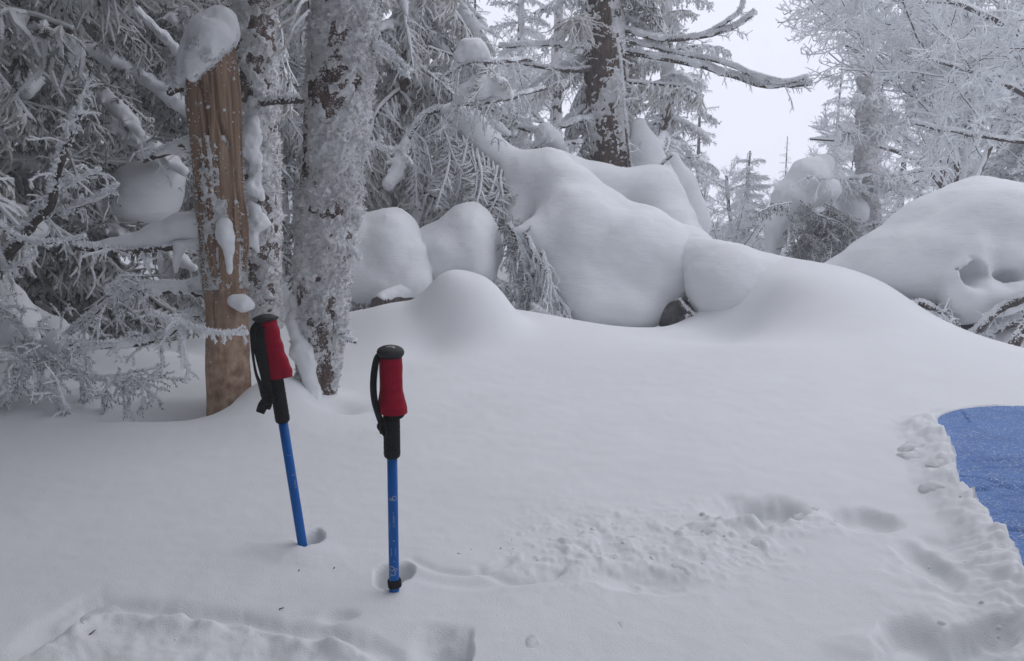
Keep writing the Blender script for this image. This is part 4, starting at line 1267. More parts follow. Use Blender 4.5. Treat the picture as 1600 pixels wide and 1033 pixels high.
# rimed post-like snag
dr = 6.0
post = thing('rimed_snag', 'upright broken top covered in white rime and pale lichen, right of the snow hooded sapling', 'snag', tuple(stand(1352, dr)))
bm, rm = trunk_meshes(px_path([(1352, 120, 7), (1353, 150, 11), (1354, 200, 13), (1353, 250, 13), (1356, 300, 12), (1360, 350, 11), (1362, 420, 12)][::-1], dr), M_BARK, .75, .024, 97, 48, 130, 3000, .06, gap=14)
wchild('trunk', bm, post); wchild('rime', rm, post)
for sd, rows in ((371, [(1355, 200, dr), (1335, 208, dr - .1), (1318, 205, dr - .2), (1310, 195, dr - .25)]), (372, [(1355, 205, dr - .05), (1380, 200, dr - .1), (1420, 190, dr - .2)]),
                 (373, [(1358, 275, dr - .1), (1320, 280, dr - .2), (1262, 278, dr - .3)]), (374, [(1360, 275, dr - .1), (1400, 274, dr - .1), (1480, 262, dr - .1)]),
                 (375, [(1362, 352, dr - .1), (1320, 356, dr - .2), (1280, 358, dr - .3), (1245, 352, dr - .4)]), (376, [(1362, 350, dr - .1), (1400, 350, dr - .1)])):
    limb(post, rows, .010, .005, sd, twigs=16, tl=.14, rime=1.4, droop=1.2)
# lichen beards
for (px0, px1, py, L) in ((1335, 1352, 150, .16), (1358, 1385, 150, .13), (1318, 1345, 205, .14), (1366, 1395, 200, .14), (1300, 1345, 285, .20), (1365, 1420, 280, .16), (1262, 1320, 360, .16), (1330, 1350, 358, .12), (890, 918, 30, .34)):
    far = px0 < 1000
    rg = np.random.default_rng(px0)
    m = int((px1 - px0) * 4)
    o = np.array([P(rg.uniform(px0, px1), py + rg.normal(0, 3), (dd - .3 if far else dr - .12) + rg.normal(0, .03)) for _ in range(m)])
    st = grow(o, np.tile([0, 0, -1.0], (m, 1)) + rg.normal(0, .5, (m, 3)), L * rg.uniform(.25, 1.0, m), 6, .6, .40, rg)
    g = Geo()
    tubes(g, st, np.linspace(.0042, .002, 6)[None] * rg.uniform(.6, 1.4, (m, 1)) * (1.4 if far else 1), 3, LI if far else FR)
    needles(g, st, 420, .013, .0045, [LI, FR], [.35, .65], -.2, .4, .9, rg)
    wchild('lichen', g.mesh('lichen', FOL, False), brown if far else post)


# frosted broadleaf trees
def broadleaf(label, base, rows, seed, n, group, s=(1.1, 1.9), aim=None, nb=7, spread=.9, cat='tree'):
    """rows: limbs as lists of offsets from the base (x, y, z, r)."""
    rg = np.random.default_rng(seed)
    root = thing('frosted_tree', label, cat, tuple(base), group=group)
    for j, l in enumerate(rows):
        l = np.array(l, float)
        bm, rm = trunk_meshes(l, M_TWIG, .12, .012, seed + j, 14, 50, 300, .04, gap=7) if j == 0 else (None, None)
        if j == 0:
            link('trunk', bm, root); link('rime', rm, root)
        else:
            sp = smooth_path(l, 8)
            g = Geo()
            tubes(g, sp[:, :3], sp[:, 3] * .75, 7, TW)
            tubes(g, sp[:, :3] + np.array([0, 0, 1]) * sp[:, 3:] * .35, sp[:, 3] * .86 * rg.uniform(.75, 1.25, len(sp)), 6, FR)
            needles(g, sp[None, :, :3], 300, .03, .012, [FR], [1.], .2, .2, 1, rg)
            link('limb', g.mesh('limb', FOL, False), root)
        sp = smooth_path(l[:, :3], 8)
        for k in range(n):
            t = rg.uniform(.25 if j == 0 else .08, 1)
            p, tg = sample(sp[None], np.array([0]), np.array([t]))
            d = norm(tg * .8 + rg.normal(0, spread, (1, 3)) * np.array([1, 1, .7]) + (np.array([aim]) if aim is not None else 0))[0]
            az, tl = math.atan2(d[1], d[0]), math.asin(np.clip(d[2], -1, 1))
            put(root, TWIGGY[rg.integers(len(TWIGGY))], 'branch', tuple(p[0]), az, tl, rg.uniform(-1.5, 1.5), rg.uniform(*s) * (1 - .35 * t))
    return root


b = stand(1475, 9.0)
broadleaf('frosted broadleaf tree with several dark stems rising behind the large drift', b,
          [[(0, 0, -.2, .07), (.05, 0, .8, .065), (.12, 0, 1.6, .055), (.1, 0, 2.4, .045), (.2, 0, 3.6, .03)],
           [(.1, 0, 1.2, .05), (-.25, -.2, 1.8, .04), (-.8, -.4, 2.2, .03), (-1.5, -.6, 2.5, .02)],
           [(.1, 0, 1.5, .045), (-.3, .1, 2.4, .035), (-.9, .2, 3.2, .022)],
           [(.15, 0, .9, .05), (.5, .1, 1.7, .045), (.7, .1, 2.6, .035), (.8, .1, 3.4, .03)],
           [(.0, 0, 1.0, .045), (-.4, -.1, 1.35, .03), (-1.0, -.2, 1.55, .025), (-1.7, -.3, 1.6, .015)]], 51, 8, 'frosted broadleaf trees on the right', aim=(-.25, -.1, .05))
b = stand(1700, 7.6)
broadleaf('frosted broadleaf tree beyond the right edge reaching its upper branches left across the sky', b,
          [[(0, 0, -.2, .09), (.02, 0, 1.0, .085), (0, 0, 2.2, .07), (-.1, 0, 3.4, .05)],
           [(0, 0, 1.5, .06), (-.6, -.1, 2.1, .045), (-1.2, -.2, 2.45, .035), (-2.1, -.3, 2.75, .02)],
           [(0, 0, 1.9, .06), (-.5, .1, 2.6, .045), (-1.1, .2, 3.0, .035), (-2.0, .3, 3.5, .02)],
           [(0, 0, 1.1, .05), (-.7, -.2, 1.7, .04), (-1.3, -.3, 1.95, .03), (-1.9, -.4, 2.1, .02)]], 52, 9, 'frosted broadleaf trees on the right', aim=(-.45, 0, .1))
b = stand(1590, 11.5)
broadleaf('frosted broadleaf tree further back at the right, its pale twigs filling the corner', b,
          [[(0, 0, -.2, .08), (.05, 0, 1.4, .07), (.0, 0, 3.0, .05), (.1, 0, 4.6, .03)],
           [(0, 0, 1.4, .06), (-.5, 0, 2.4, .045), (-1.2, 0, 3.3, .03)], [(0, 0, 2, .05), (.6, 0, 3, .04), (.9, 0, 4.2, .03)], [(0, 0, 1.8, .05), (-.6, .1, 2.3, .04), (-1.6, .1, 2.9, .02)]], 53, 7, 'frosted broadleaf trees on the right')
b = stand(1370, 10.5)
broadleaf('low frosted broadleaf bush behind the rimed snag', b,
          [[(0, 0, -.2, .05), (.0, 0, .6, .04), (-.1, 0, 1.3, .03), (-.2, 0, 2.1, .02)],
           [(0, 0, .3, .04), (-.4, 0, .9, .03), (-.8, 0, 1.5, .02)], [(0, 0, .3, .04), (.4, 0, 1., .03), (.7, 0, 1.8, .02)]], 54, 8, 'frosted broadleaf trees on the right', s=(.8, 1.4))
b = stand(1150, 9.0)
broadleaf('small frosted bush with curling twigs in the gap right of the mound', b,
          [[(0, 0, -.3, .03), (.0, 0, .3, .025), (-.1, 0, .7, .02), (-.15, 0, 1.1, .012)],
           [(0, 0, .1, .025), (.25, 0, .5, .02), (.5, 0, .8, .012)], [(0, 0, .1, .025), (-.3, 0, .3, .02), (-.6, 0, .6, .012)]], 55, 9, 'frosted broadleaf trees on the right', s=(.5, .8))
b = stand(868, 9.6)
broadleaf('thin bare frosted tree against the sky left of the brown spruce', b,
          [[(0, 0, -.2, .07), (0, 0, 1.2, .065), (0, 0, 2.4, .055), (.03, 0, 3.8, .04)],
           [(0, 0, 1.6, .03), (-.4, 0, 2.0, .025), (-.9, 0, 2.2, .018)], [(0, 0, 2.0, .03), (-.5, 0, 2.4, .022), (-1.0, 0, 2.5, .015)], [(0, 0, 2.1, .03), (.3, 0, 2.35, .022), (.6, 0, 2.7, .015)]], 56, 8, 'frosted broadleaf trees on the right', s=(.7, 1.2))
near = thing('overhanging_branch', 'thin dark snow-ridged branch reaching in from the right edge above the drift', 'branch', tuple(stand(1720, 4.6)))
limb(near, [(1720, 240, 4.7), (1600, 222, 4.6), (1530, 212, 4.55), (1480, 205, 4.5), (1424, 192, 4.5)], .014, .005, 381, twigs=8, tl=.08, rime=1.0)
limb(near, [(1700, 60, 4.7), (1600, 30, 4.6), (1560, 55, 4.5), (1500, 75, 4.5)], .008, .004, 382, twigs=14, tl=.22, rime=1.4)
over = thing('overhanging_branch', 'frosted twig hanging into the sky from the top right', 'branch', tuple(P(1500, -200, 5.5)))
limb(over, [(1500, -120, 5.5), (1420, -50, 5.5), (1350, -8, 5.5), (1338, 18, 5.5), (1320, 36, 5.5)], .012, .005, 383, twigs=14, tl=.22, rime=1.4)
limb(over, [(1420, -50, 5.5), (1340, -20, 5.5), (1290, 2, 5.5), (1262, 14, 5.5)], .01, .005, 384, twigs=12, tl=.16, rime=1.4)

# log and roots under the pillows
log = thing('fallen_log', 'snow topped end of a fallen log poking out under the broad snow pillow', 'log', tuple(stand(630, 5.0)))
limb(log, [(650, 462, 5.1), (625, 472, 5.0), (600, 478, 4.9), (588, 478, 4.85)], .06, .05, 391, twigs=0, rime=0, bark=TW)
limb_load(log, [(655, 445, 5.1, 20), (625, 458, 5.0, 14), (595, 466, 4.88, 8)], 392)
under = thing('dark_thicket', 'dark tangle of twigs in the hollow under the broad snow pillow', 'thicket', tuple(stand(560, 5.3)))
for k in range(10):
    put(under, BOUGH_DARK[k % 2], 'bough', tuple(P(R.uniform(535, 600), R.uniform(435, 460), 5.15) - np.array(under.location)), R.uniform(-3, 0), math.radians(R.uniform(-80, -40)), 0, R.uniform(.25, .4))
stone = thing('dark_rock', 'dark rock in the hollow between the central mound and the snow block', 'rock', tuple(stand(1055, 5.2)))
v, f = blob([px_ell(1055, 490, 5.1, 34, 24, .14), px_ell(1080, 500, 5.0, 28, 16, .1)], .014, .03, ((.03, 7, 4),), 98)
g = Geo(); g.add(v, f)
wchild('rock_body', g.mesh('rock_body', [M_ROCK]), stone)
limb(stone, [(1060, 470, 4.95), (1085, 495, 4.85), (1110, 513, 4.8)], .02, .008, 393, name='root', twigs=4, tl=.06, rime=.7)
roots = thing('uprooted_roots', 'reddish brown roots and dark twigs under the overhang of the large right drift', 'roots', tuple(stand(1560, 4.6)))
limb(roots, [(1650, 455, 4.35), (1600, 468, 4.35), (1560, 485, 4.35), (1530, 512, 4.3), (1500, 540, 4.3)], .028, .014, 394, name='root', twigs=14, tl=.10, rime=.55, bark=TW)
limb(roots, [(1625, 470, 4.2), (1600, 510, 4.15), (1580, 550, 4.1), (1565, 590, 4.1)], .03, .024, 395, name='root', twigs=4, tl=.06, rime=.3, bark=TW)
limb(roots, [(1640, 500, 4.5), (1590, 505, 4.5), (1550, 520, 4.45), (1520, 545, 4.4)], .03, .012, 396, name='root', twigs=10, tl=.10, rime=.9)
limb(roots, [(1500, 520, 4.4), (1470, 490, 4.5), (1440, 475, 4.6), (1415, 478, 4.7)], .03, .014, 397, name='root', twigs=16, tl=.10, rime=.4)
limb(roots, [(1520, 540, 4.35), (1480, 505, 4.45), (1445, 490, 4.55)], .02, .012, 398, name='root', twigs=14, tl=.09, rime=.8)
v, f = blob([px_ell(1590, 545, 4.55, 70, 34, .12), px_ell(1570, 512, 4.7, 50, 24, .1)], .016, .04, ((.02, 8, 3),), 99)
g = Geo(); g.add(v, f)
wchild('snow_load', g.mesh('snow_load', [M_SNOW]), roots)
v, f = blob([px_ell(1450, 495, 4.75, 60, 26, .1), px_ell(1520, 520, 4.85, 70, 30, .1), px_ell(1600, 520, 4.95, 60, 40, .1)], .018, .05, ((.03, 6, 3),), 100)
g = Geo(); g.add(v, f)
wchild('root_mass', g.mesh('root_mass', [M_ROCK]), roots)

# ---- distant frosted spruces
CROWNS = []
for i in range(3):
    rg = np.random.default_rng(400 + i)
    g = Geo()
    for k in range(46):
        z = .3 + 3.9 * (k + rg.random()) / 46
        L = (1.15 - .24 * z) * rg.uniform(.8, 1.2)
        me = BOUGH_FAR[k % 3]
        a, tl = k * 2.4 + rg.normal(0, .3), math.radians(rg.uniform(-35, -5)) + .1 * z
        ca, sa, ct, st = math.cos(a), math.sin(a), math.cos(tl), math.sin(tl)
        M = np.eye(4)
        M[:3, :3] = np.array([[ca, -sa, 0], [sa, ca, 0], [0, 0, 1]]) @ np.array([[ct, 0, -st], [0, 1, 0], [st, 0, ct]]) * L
        M[2, 3] = z
        co = np.empty(len(me.vertices) * 3, np.float32); me.vertices.foreach_get('co', co)
        tri = np.empty(len(me.loops), np.int32); me.loops.foreach_get('vertex_index', tri)
        tot = np.empty(len(me.polygons), np.int32); me.polygons.foreach_get('loop_total', tot)
        mi = np.empty(len(me.polygons), np.int32); me.polygons.foreach_get('material_index', mi)
        st_ = np.concatenate([[0], np.cumsum(tot)[:-1]])
        v = co.reshape(-1, 3) @ M[:3, :3].T + M[:3, 3]
        for n_ in (3, 4):
            w = tot == n_
            if w.any():
                g.f.append((tri[st_[w][:, None] + np.arange(n_)] + g.n, mi[w]))
        g.v.append(v); g.n += len(v)
    CROWNS.append(g.mesh('crown', FOL, False))
gt = Geo()
tubes(gt, np.array([[0, 0, -.3], [0, 0, 1.5], [0, 0, 4.4]]), np.array([.07, .05, .015]), 8, TW)
TR = gt.mesh('trunk', FOL)
rg = np.random.default_rng(77)
far_spots = [(-420, 11, 1.5, 'well outside the left edge'), (-260, 9, 1.3, 'just outside the left edge'), (-120, 12, 1.6, 'at the far left behind the dark spruces'), (20, 10, 1.4, 'behind the dead branch at the left edge'),
             (150, 13, 1.7, 'behind the shaded snow pillow left of the snag'), (250, 10, 1.4, 'close left of the snag, deep in the wood'), (350, 12.5, 1.6, 'hidden behind the snag'), (470, 11.5, 1.5, 'in the gap between the two rimed trunks'),
             (540, 14, 1.7, 'behind the thick rimed trunk'), (590, 10.5, 1.25, 'right beside the thick rimed trunk'), (670, 13, 1.3, 'behind the pendulous grey spruce'), (745, 15, 1.15, 'behind the laden boughs left of the brown spruce'),
             (800, 13.5, .8, 'low, above the left shoulder of the central mound'), (860, 17, .95, 'beside the thin bare tree left of the brown spruce'), (910, 14, .9, 'directly left of the brown trunk'), (980, 15, 1.1, 'directly right of the brown trunk'),
             (1040, 12, .8, 'behind the two snow hoods'), (1085, 17, .95, 'at the left rim of the sky gap'), (1400, 15, 1.1, 'right of the rimed snag'), (1470, 13, 1.0, 'between the dark stems behind the large drift'),
             (1545, 16, 1.3, 'behind the dense spruce at the right edge'), (1640, 13, 1.2, 'just outside the right edge'), (1760, 12, 1.3, 'well outside the right edge'), (1220, 18, .55, 'small, in the sky gap left of the slender fir'),
             (1160, 20, .5, 'smallest, low in the middle of the sky gap'), (430, 18, 1.9, 'tallest, far behind the slim rimed trunk'), (60, 17, 1.9, 'tall, far back in the upper left corner'), (-300, 16, 1.9, 'tall, far back outside the left edge')]
for i, (px, d, s, where) in enumerate(far_spots):
    t = thing('distant_spruce', 'pale frosted spruce in the mist, ' + where, 'tree', tuple(stand(px, d)), (0, 0, rg.uniform(0, 6.28)), 'frosted spruces in the misty wood behind')
    t.scale = (s * .9, s * .9, s)
    link('trunk', TR, t)
    link('crown', CROWNS[i % 3], t)

# ------------------------------------------------------------------ trekking poles
def lathe(g, prof, n=28, mat=0, cx=0, cy=0, sx=1.0, sy=1.0):
    prof = np.array(prof, float)
    th = np.arange(n) / n * 2 * math.pi
    v = np.stack([cx + prof[:, None, 1] * np.cos(th) * sx, cy + prof[:, None, 1] * np.sin(th) * sy, prof[:, None, 0] + 0 * th], -1).reshape(-1, 3)
    idx = np.arange(len(prof) * n).reshape(len(prof), n)
    q = np.stack([idx[:-1], np.roll(idx[:-1], -1, 1), np.roll(idx[1:], -1, 1), idx[1:]], -1).reshape(-1, 4)
    g.add(v, q, mat)


def ribbon(g, pts, wdir, w, th=.0016, n=10):
    """Webbing strip: path pts, half width w along wdir (per point or constant)."""
    sp = smooth_path(np.array(pts, float), n)
    K = len(sp)
    wd = norm(np.broadcast_to(np.array(wdir, float), (K, 3)) if np.ndim(wdir) == 1 else smooth_path(np.array(wdir, float), n))
    t = norm(np.gradient(sp, axis=0))
    wd = norm(wd - (wd * t).sum(1)[:, None] * t)
    nn = np.cross(t, wd)
    ww = np.interp(np.linspace(0, 1, K), np.linspace(0, 1, len(np.atleast_1d(w))), np.atleast_1d(w))[:, None]
    v = np.stack([sp - wd * ww - nn * th, sp + wd * ww - nn * th, sp + wd * ww + nn * th, sp - wd * ww + nn * th], 1).reshape(-1, 3)
    idx = np.arange(4 * K).reshape(K, 4)
    q = np.stack([idx[:-1], np.roll(idx[:-1], -1, 1), np.roll(idx[1:], -1, 1), idx[1:]], -1).reshape(-1, 4)
    g.add(v, np.concatenate([q, idx[0][None, ::-1], idx[-1][None]]))


def pole_grip(z0, z1, yaw, fwd, back, half, ridges=5):
    """Red finger side and black palm side of the handle."""
    zs = np.linspace(0, 1, 44)
    n = 40
    th = (np.arange(n) + .5) / n * 2 * math.pi
    kz = np.linspace(0, 1, len(fwd))
    f, b, w = np.interp(zs, kz, fwd), np.interp(zs, kz, back), np.interp(zs, kz, half)
    ker = np.array([1, 2, 3, 2, 1]) / 9
    f, b, w = [np.convolve(np.pad(q, 2, mode='edge'), ker, 'valid') for q in (f, b, w)]
    f = f + .0011 * np.sin(zs * ridges * 2 * math.pi) * np.minimum(1, 6 * (1 - zs)) * np.minimum(1, 6 * zs)
    c, s = np.cos(th), np.sin(th)
    ex = .85
    c, s = np.sign(c) * np.abs(c) ** ex, np.sign(s) * np.abs(s) ** ex
    X = np.where(c[None] > 0, f[:, None], b[:, None]) * c[None]
    Y = w[:, None] * s[None]
    Z = z0 + (z1 - z0) * zs[:, None] + 0 * X
    cy, sy = math.cos(yaw), math.sin(yaw)
    v = np.stack([X * cy - Y * sy, X * sy + Y * cy, Z], -1).reshape(-1, 3)
    idx = np.arange(len(zs) * n).reshape(len(zs), n)
    q = np.stack([idx[:-1], np.roll(idx[:-1], -1, 1), np.roll(idx[1:], -1, 1), idx[1:]], -1)
    thm = (np.arange(n) + 1) / n * 2 * math.pi
    front = np.cos(thm) > -.05
    gr, gb = Geo(), Geo()
    gr.add(v, q[:, front].reshape(-1, 4))
    gb.add(v, q[:, ~front].reshape(-1, 4))
    nb = len(v)
    for g_, m in ((gr, front), ):
        g_.add(np.concatenate([v[idx[0]], [[0, 0, z0]], v[idx[-1]], [[0, 0, z1]]]),
               np.concatenate([np.stack([(np.arange(n) + 1) % n, np.arange(n), np.full(n, n)], 1), np.stack([np.arange(n) + n + 1, (np.arange(n) + 1) % n + n + 1, np.full(n, 2 * n + 1)], 1)]))
    return gr, gb


def wrap(g, pts, faces, r, z0, a0):
    """Flat print (u along the shaft, v across, metres) laid round a shaft of radius r."""
    p = np.array(pts, float)
    a = a0 + p[:, 1] / r
    g.add(np.stack([r * np.cos(a), r * np.sin(a), z0 + p[:, 0]], 1), faces)


def ring_print(g, r, z, a, R0, w, n=24, a1=0.0, a2=2 * math.pi, squash=1.0):
    t = np.linspace(a1, a2, n)
    i, o = np.stack([np.cos(t) * (R0 - w), np.sin(t) * (R0 - w) * squash], 1), np.stack([np.cos(t) * R0, np.sin(t) * R0 * squash], 1)
    k = np.arange(n - 1)
    wrap(g, np.concatenate([i, o]), np.stack([k, k + 1, k + 1 + n, k + n], 1), r, z, a)


def text_print(g, txt, size, r, z, a):
    cu = bpy.data.curves.new('lettering', 'FONT')
    cu.body = txt
    cu.size = size
    cu.resolution_u = 2
    ob = bpy.data.objects.new('lettering', cu)
    COL.objects.link(ob)
    me = bpy.data.meshes.new_from_object(ob.evaluated_get(bpy.context.evaluated_depsgraph_get()))
    v = np.array([x.co[:] for x in me.vertices])
    for p in me.polygons:
        n = len(p.vertices)
    tri = []
    me.calc_loop_triangles()
    tri = np.array([t.vertices[:] for t in me.loop_triangles])
    bpy.data.objects.remove(ob)
    bpy.data.curves.remove(cu)
    bpy.data.meshes.remove(me)
    wrap(g, np.stack([-v[:, 0], -v[:, 1]], 1), tri, r, z, a)


def place_pole(root, base, top):
    ax = norm((top - base)[None])[0]
    rx = -math.asin(np.clip(ax[1], -1, 1))
    ry = math.atan2(ax[0], ax[2])
    root.rotation_mode = 'YXZ'
    root.rotation_euler = (rx, ry, 0)


def shaft_meshes(root, L, r=.0093):
    g = Geo(); lathe(g, [(-.12, 0), (-.12, r), (0, r), (L * .5, r), (L, r), (L, 0)])
    link('shaft', g.mesh('shaft', [M_BLUE]), root)


def foam_mesh(root, z0, z1, r):
    g = Geo()
    pr = [(z0, 0), (z0, r * .72), (z0 + .003, r * .93), (z0 + .008, r)]
    for i in range(1, 9):
        z = z0 + .008 + (z1 - z0 - .008) * i / 8
        pr += [(z - .0035, r * 1.0), (z - .0018, r * .965), (z, r * 1.0)]
    pr += [(z1, 0)]
    lathe(g, pr)
    link('lower_grip', g.mesh('lower_grip', [M_FOAM]), root)


def cap_mesh(root, z, r, tilt=(0, 0), cx=0, flat=1.0):
    g = Geo()
    lathe(g, [(-.010, 0), (-.010, r * .72), (-.006, r * .9), (-.002, r * .99), (.002, r), (.006, r * .93), (.009 * flat, r * .75), (.0115 * flat, r * .45), (.0125 * flat, 0)], 36)
    o = link('cap', g.mesh('cap', [M_BLACK]), root, (cx, 0, z))
    o.rotation_euler = (tilt[0], tilt[1], 0)
    return o


# right pole, seen from the finger side
base_r, top_r = P(616, 915, 1.40), P(610, 541, 1.40)
base_r[2] -= .0
LR = float(np.linalg.norm(top_r - base_r))
pole = thing('trekking_pole', 'upright blue trekking pole nearer the camera, red handle facing front, strap on its left', 'trekking pole', tuple(base_r), group='pair of trekking poles stuck in the snow')
place_pole(pole, base_r, top_r)
zf, zg, zc = LR * .545, LR * .742, LR * .955
shaft_meshes(pole, zf + .02)
foam_mesh(pole, zf, zg - .006, .0152)
g = Geo(); lathe(g, [(zg - .008, 0), (zg - .008, .0105), (zg + .002, .0105), (zg + .002, 0)])
link('collar', g.mesh('collar', [M_BLUE]), pole)
gr, gb = pole_grip(zg - .002, zc, math.radians(-62), [.0370, .0365, .0305, .0255, .0235, .0225, .0225, .023, .0225], [.021, .0205, .020, .020, .020, .020, .020, .020, .0195],
                   [.0260, .0255, .0225, .0200, .0195, .0195, .0200, .0200, .0190], 4)
link('grip', gr.mesh('grip', [M_RED]), pole)
link('grip_backing', gb.mesh('grip_backing', [M_BLACK]), pole)
cap = cap_mesh(pole, zc + .009, .0245, (math.radians(6), math.radians(2)))
g = Geo()
n = 26
t = np.arange(n) / n * 2 * math.pi
g.add(np.concatenate([np.stack([np.cos(t) * .0085, np.sin(t) * .0062, 0 * t], 1), np.stack([np.cos(t) * .0078, np.sin(t) * .0056, 0 * t + .0008], 1), [[0, 0, .001]]]),
      np.concatenate([np.stack([np.arange(n), (np.arange(n) + 1) % n, (np.arange(n) + 1) % n + n], 1), np.stack([np.arange(n), (np.arange(n) + 1) % n + n, np.arange(n) + n], 1), np.stack([np.arange(n) + n, (np.arange(n) + 1) % n + n, np.full(n, 2 * n)], 1)]))
link('badge', g.mesh('badge', [M_METAL]), cap, (.001, -.007, .0110), (math.radians(14), 0, 0))
g = Geo()
for (x, y, rr) in ((-.003, .0, .0022), (.002, .0008, .0024)):
    tt = np.linspace(.4, 5.6, 14)
    g.add(np.concatenate([np.stack([x + np.cos(tt) * rr, y + np.sin(tt) * rr * .7, 0 * tt + .0014], 1), np.stack([x + np.cos(tt) * rr * .6, y + np.sin(tt) * rr * .4, 0 * tt + .0014], 1)]),
          np.stack([np.arange(13), np.arange(13) + 1, np.arange(13) + 15, np.arange(13) + 14], 1))
link('emblem', g.mesh('emblem', [M_BLACK]), cap, (.001, -.007, .0110), (math.radians(14), 0, 0))
g = Geo()
ribbon(g, [(-.010, -.004, zc + .010), (-.021, -.010, zc + .004), (-.0265, -.013, zc - .018), (-.029, -.016, zc - .048), (-.027, -.017, zg + .020), (-.021, -.017, zg - .004), (-.0145, -.017, zg - .022), (-.0125, -.016, zg - .040)],
       [(.5, -.8, .2), (.62, -.75, 0), (.7, -.7, 0), (.72, -.7, 0), (.72, -.7, 0), (.72, -.7, 0), (.8, -.6, 0), (.9, -.5, 0)], [.0075, .0075, .0078, .008, .008, .008, .0085, .007], .0017)
link('strap', g.mesh('strap', [M_STRAP]), pole)
g = Geo()
ribbon(g, [(-.020, -.013, zg - .006), (-.0155, -.0150, zg - .016), (-.0215, -.013, zg - .029), (-.012, -.014, zg - .043)], (.3, -.9, .1), [.007, .0085, .009, .006], .002)
ribbon(g, [(.0125, -.012, zg - .012), (.021, -.014, zg - .007), (.0295, -.016, zg + .004)], (.2, -.6, .75), [.003, .003, .0014], .0014)
link('strap_end', g.mesh('strap_end', [M_STRAP]), pole)
g = Geo(); lathe(g, [(-.004, 0), (-.004, .0122), (-.002, .0128), (.0085, .0128), (.0105, .0118), (.0105, 0)], 28)
o = link('lock_ring', g.mesh('lock_ring', [M_FOAM]), pole, (0.001, 0, .002)); o.rotation_euler = (0, math.radians(-5), 0)
# pale prints on the shaft
g = Geo()
rp = .0093 + .00025
fa = -math.pi / 2
k = LR / 375.0                                # metres per photo pixel along this pole
zz = lambda py: (915 - py) * k
ring_print(g, rp, zz(772), fa + .45, .0048, .0012); ring_print(g, rp, zz(772), fa - .30, .0042, .0013, 16, 1.0, 5.2)
ring_print(g, rp, zz(773), fa - .0, .0030, .0012)
ring_print(g, rp, zz(808), fa - 1.05, .0200, .0016, 24, 1.75, 4.55, .28)
text_print(g, 'WITCO', .0062, rp, zz(800), fa + .52)
text_print(g, 'outdoor series', .0036, rp, zz(792), fa + .30)
wrap(g, [(0, -.004), (.016, -.004), (.016, .004), (0, .004)], [[0, 1, 2, 3]], rp, zz(864), fa + .12)
wrap(g, [(0, 0), (.003, -.0015), (.003, .0015)], [[0, 1, 2]], rp, zz(841), fa + .2)
wrap(g, [(.003, 0), (0, -.0015), (0, .0015)], [[0, 1, 2]], rp, zz(873), fa + .2)
ring_print(g, rp, zz(884), fa - .28, .0052, .0015); ring_print(g, rp, zz(892), fa + .05, .0044, .0016, 16, .4, 5.0); ring_print(g, rp, zz(886), fa + .55, .0032, .0013)
ring_print(g, rp, zz(894), fa - .5, .003, .0012, 14, 0, 4)
wrap(g, [(0, -.006), (.002, -.006), (.002, .003), (0, .003)], [[0, 1, 2, 3]], rp, zz(905), fa + .0)
link('print', g.mesh('print', [M_PRINT]), pole)
# dark marks printed on the handle
# left pole, seen from the side
base_l, top_l = P(473, 853, 1.60), P(415, 489, 1.62)
LL = float(np.linalg.norm(top_l - base_l))
pole2 = thing('trekking_pole', 'leaning blue trekking pole farther back, handle half red half black with hanging strap', 'trekking pole', tuple(base_l), group='pair of trekking poles stuck in the snow')
place_pole(pole2, base_l, top_l)
zf, zg, zc = LL * .537, LL * .730, LL * .966
shaft_meshes(pole2, zf + .02, .0098)
foam_mesh(pole2, zf, zg + .004, .0150)
gr, gb = pole_grip(zg - .002, zc, math.radians(-8), [.0345, .0375, .0325, .0285, .0260, .0240, .0225, .0210, .0200], [.019, .019, .019, .019, .0195, .020, .020, .020, .019], [.019, .019, .018, .017, .0165, .0165, .017, .017, .017], 4)
link('grip', gr.mesh('grip', [M_RED]), pole2)
link('grip_backing', gb.mesh('grip_backing', [M_BLACK]), pole2)
g = Geo()
lathe(g, [(-.008, 0), (-.008, .017), (-.003, .0245), (0, .0265), (.002, .0262), (.006, .017), (.0085, .010), (.009, 0)], 36)
o = link('cap', g.mesh('cap', [M_BLACK]), pole2, (-.002, 0, zc + .006)); o.rotation_euler = (0, math.radians(4), 0)
g = Geo()
wd = (.55, -.83, 0)
ribbon(g, [(-.010, -.010, zc + .002), (-.023, -.014, zc - .012), (-.029, -.016, zc - .035), (-.0335, -.017, zc - .062), (-.0335, -.017, zg + .016), (-.0285, -.016, zg - .008), (-.024, -.015, zg - .030), (-.021, -.015, zg - .046)],
       [(.9, -.43, 0), (.9, -.43, 0), (.75, -.65, 0), (.5, -.86, 0), (.5, -.86, 0), (.7, -.7, 0), (.9, -.43, 0), (.9, -.43, 0)], [.010, .010, .009, .0065, .0065, .008, .0095, .010], .0017)
ribbon(g, [(-.012, -.017, zc - .010), (-.0175, -.019, zc - .045), (-.0170, -.019, zc - .075), (-.0150, -.019, zg + .008), (-.0155, -.018, zg - .022), (-.017, -.017, zg - .042)], [(1, -.2, 0)] * 6, [.011, .0125, .0115, .0100, .0095, .0080], .0017)
link('strap', g.mesh('strap', [M_STRAP]), pole2)
g = Geo()
ribbon(g, [(-.004, -.021, zg - .034), (-.015, -.0225, zg - .040), (-.028, -.022, zg - .052), (-.037, -.020, zg - .066)], (.35, -.15, .9), [.0055, .0105, .0105, .0085], .002)
ribbon(g, [(-.012, -.023, zg - .038), (-.018, -.0245, zg - .052), (-.020, -.023, zg - .060)], (.9, -.2, .3), [.009, .009, .006], .0017)
link('strap_end', g.mesh('strap_end', [M_STRAP]), pole2)
g = Geo()
rp = .0098 + .00025
k = LL / 358.0
zz = lambda py: (853 - py) * k
fa = -math.pi / 2
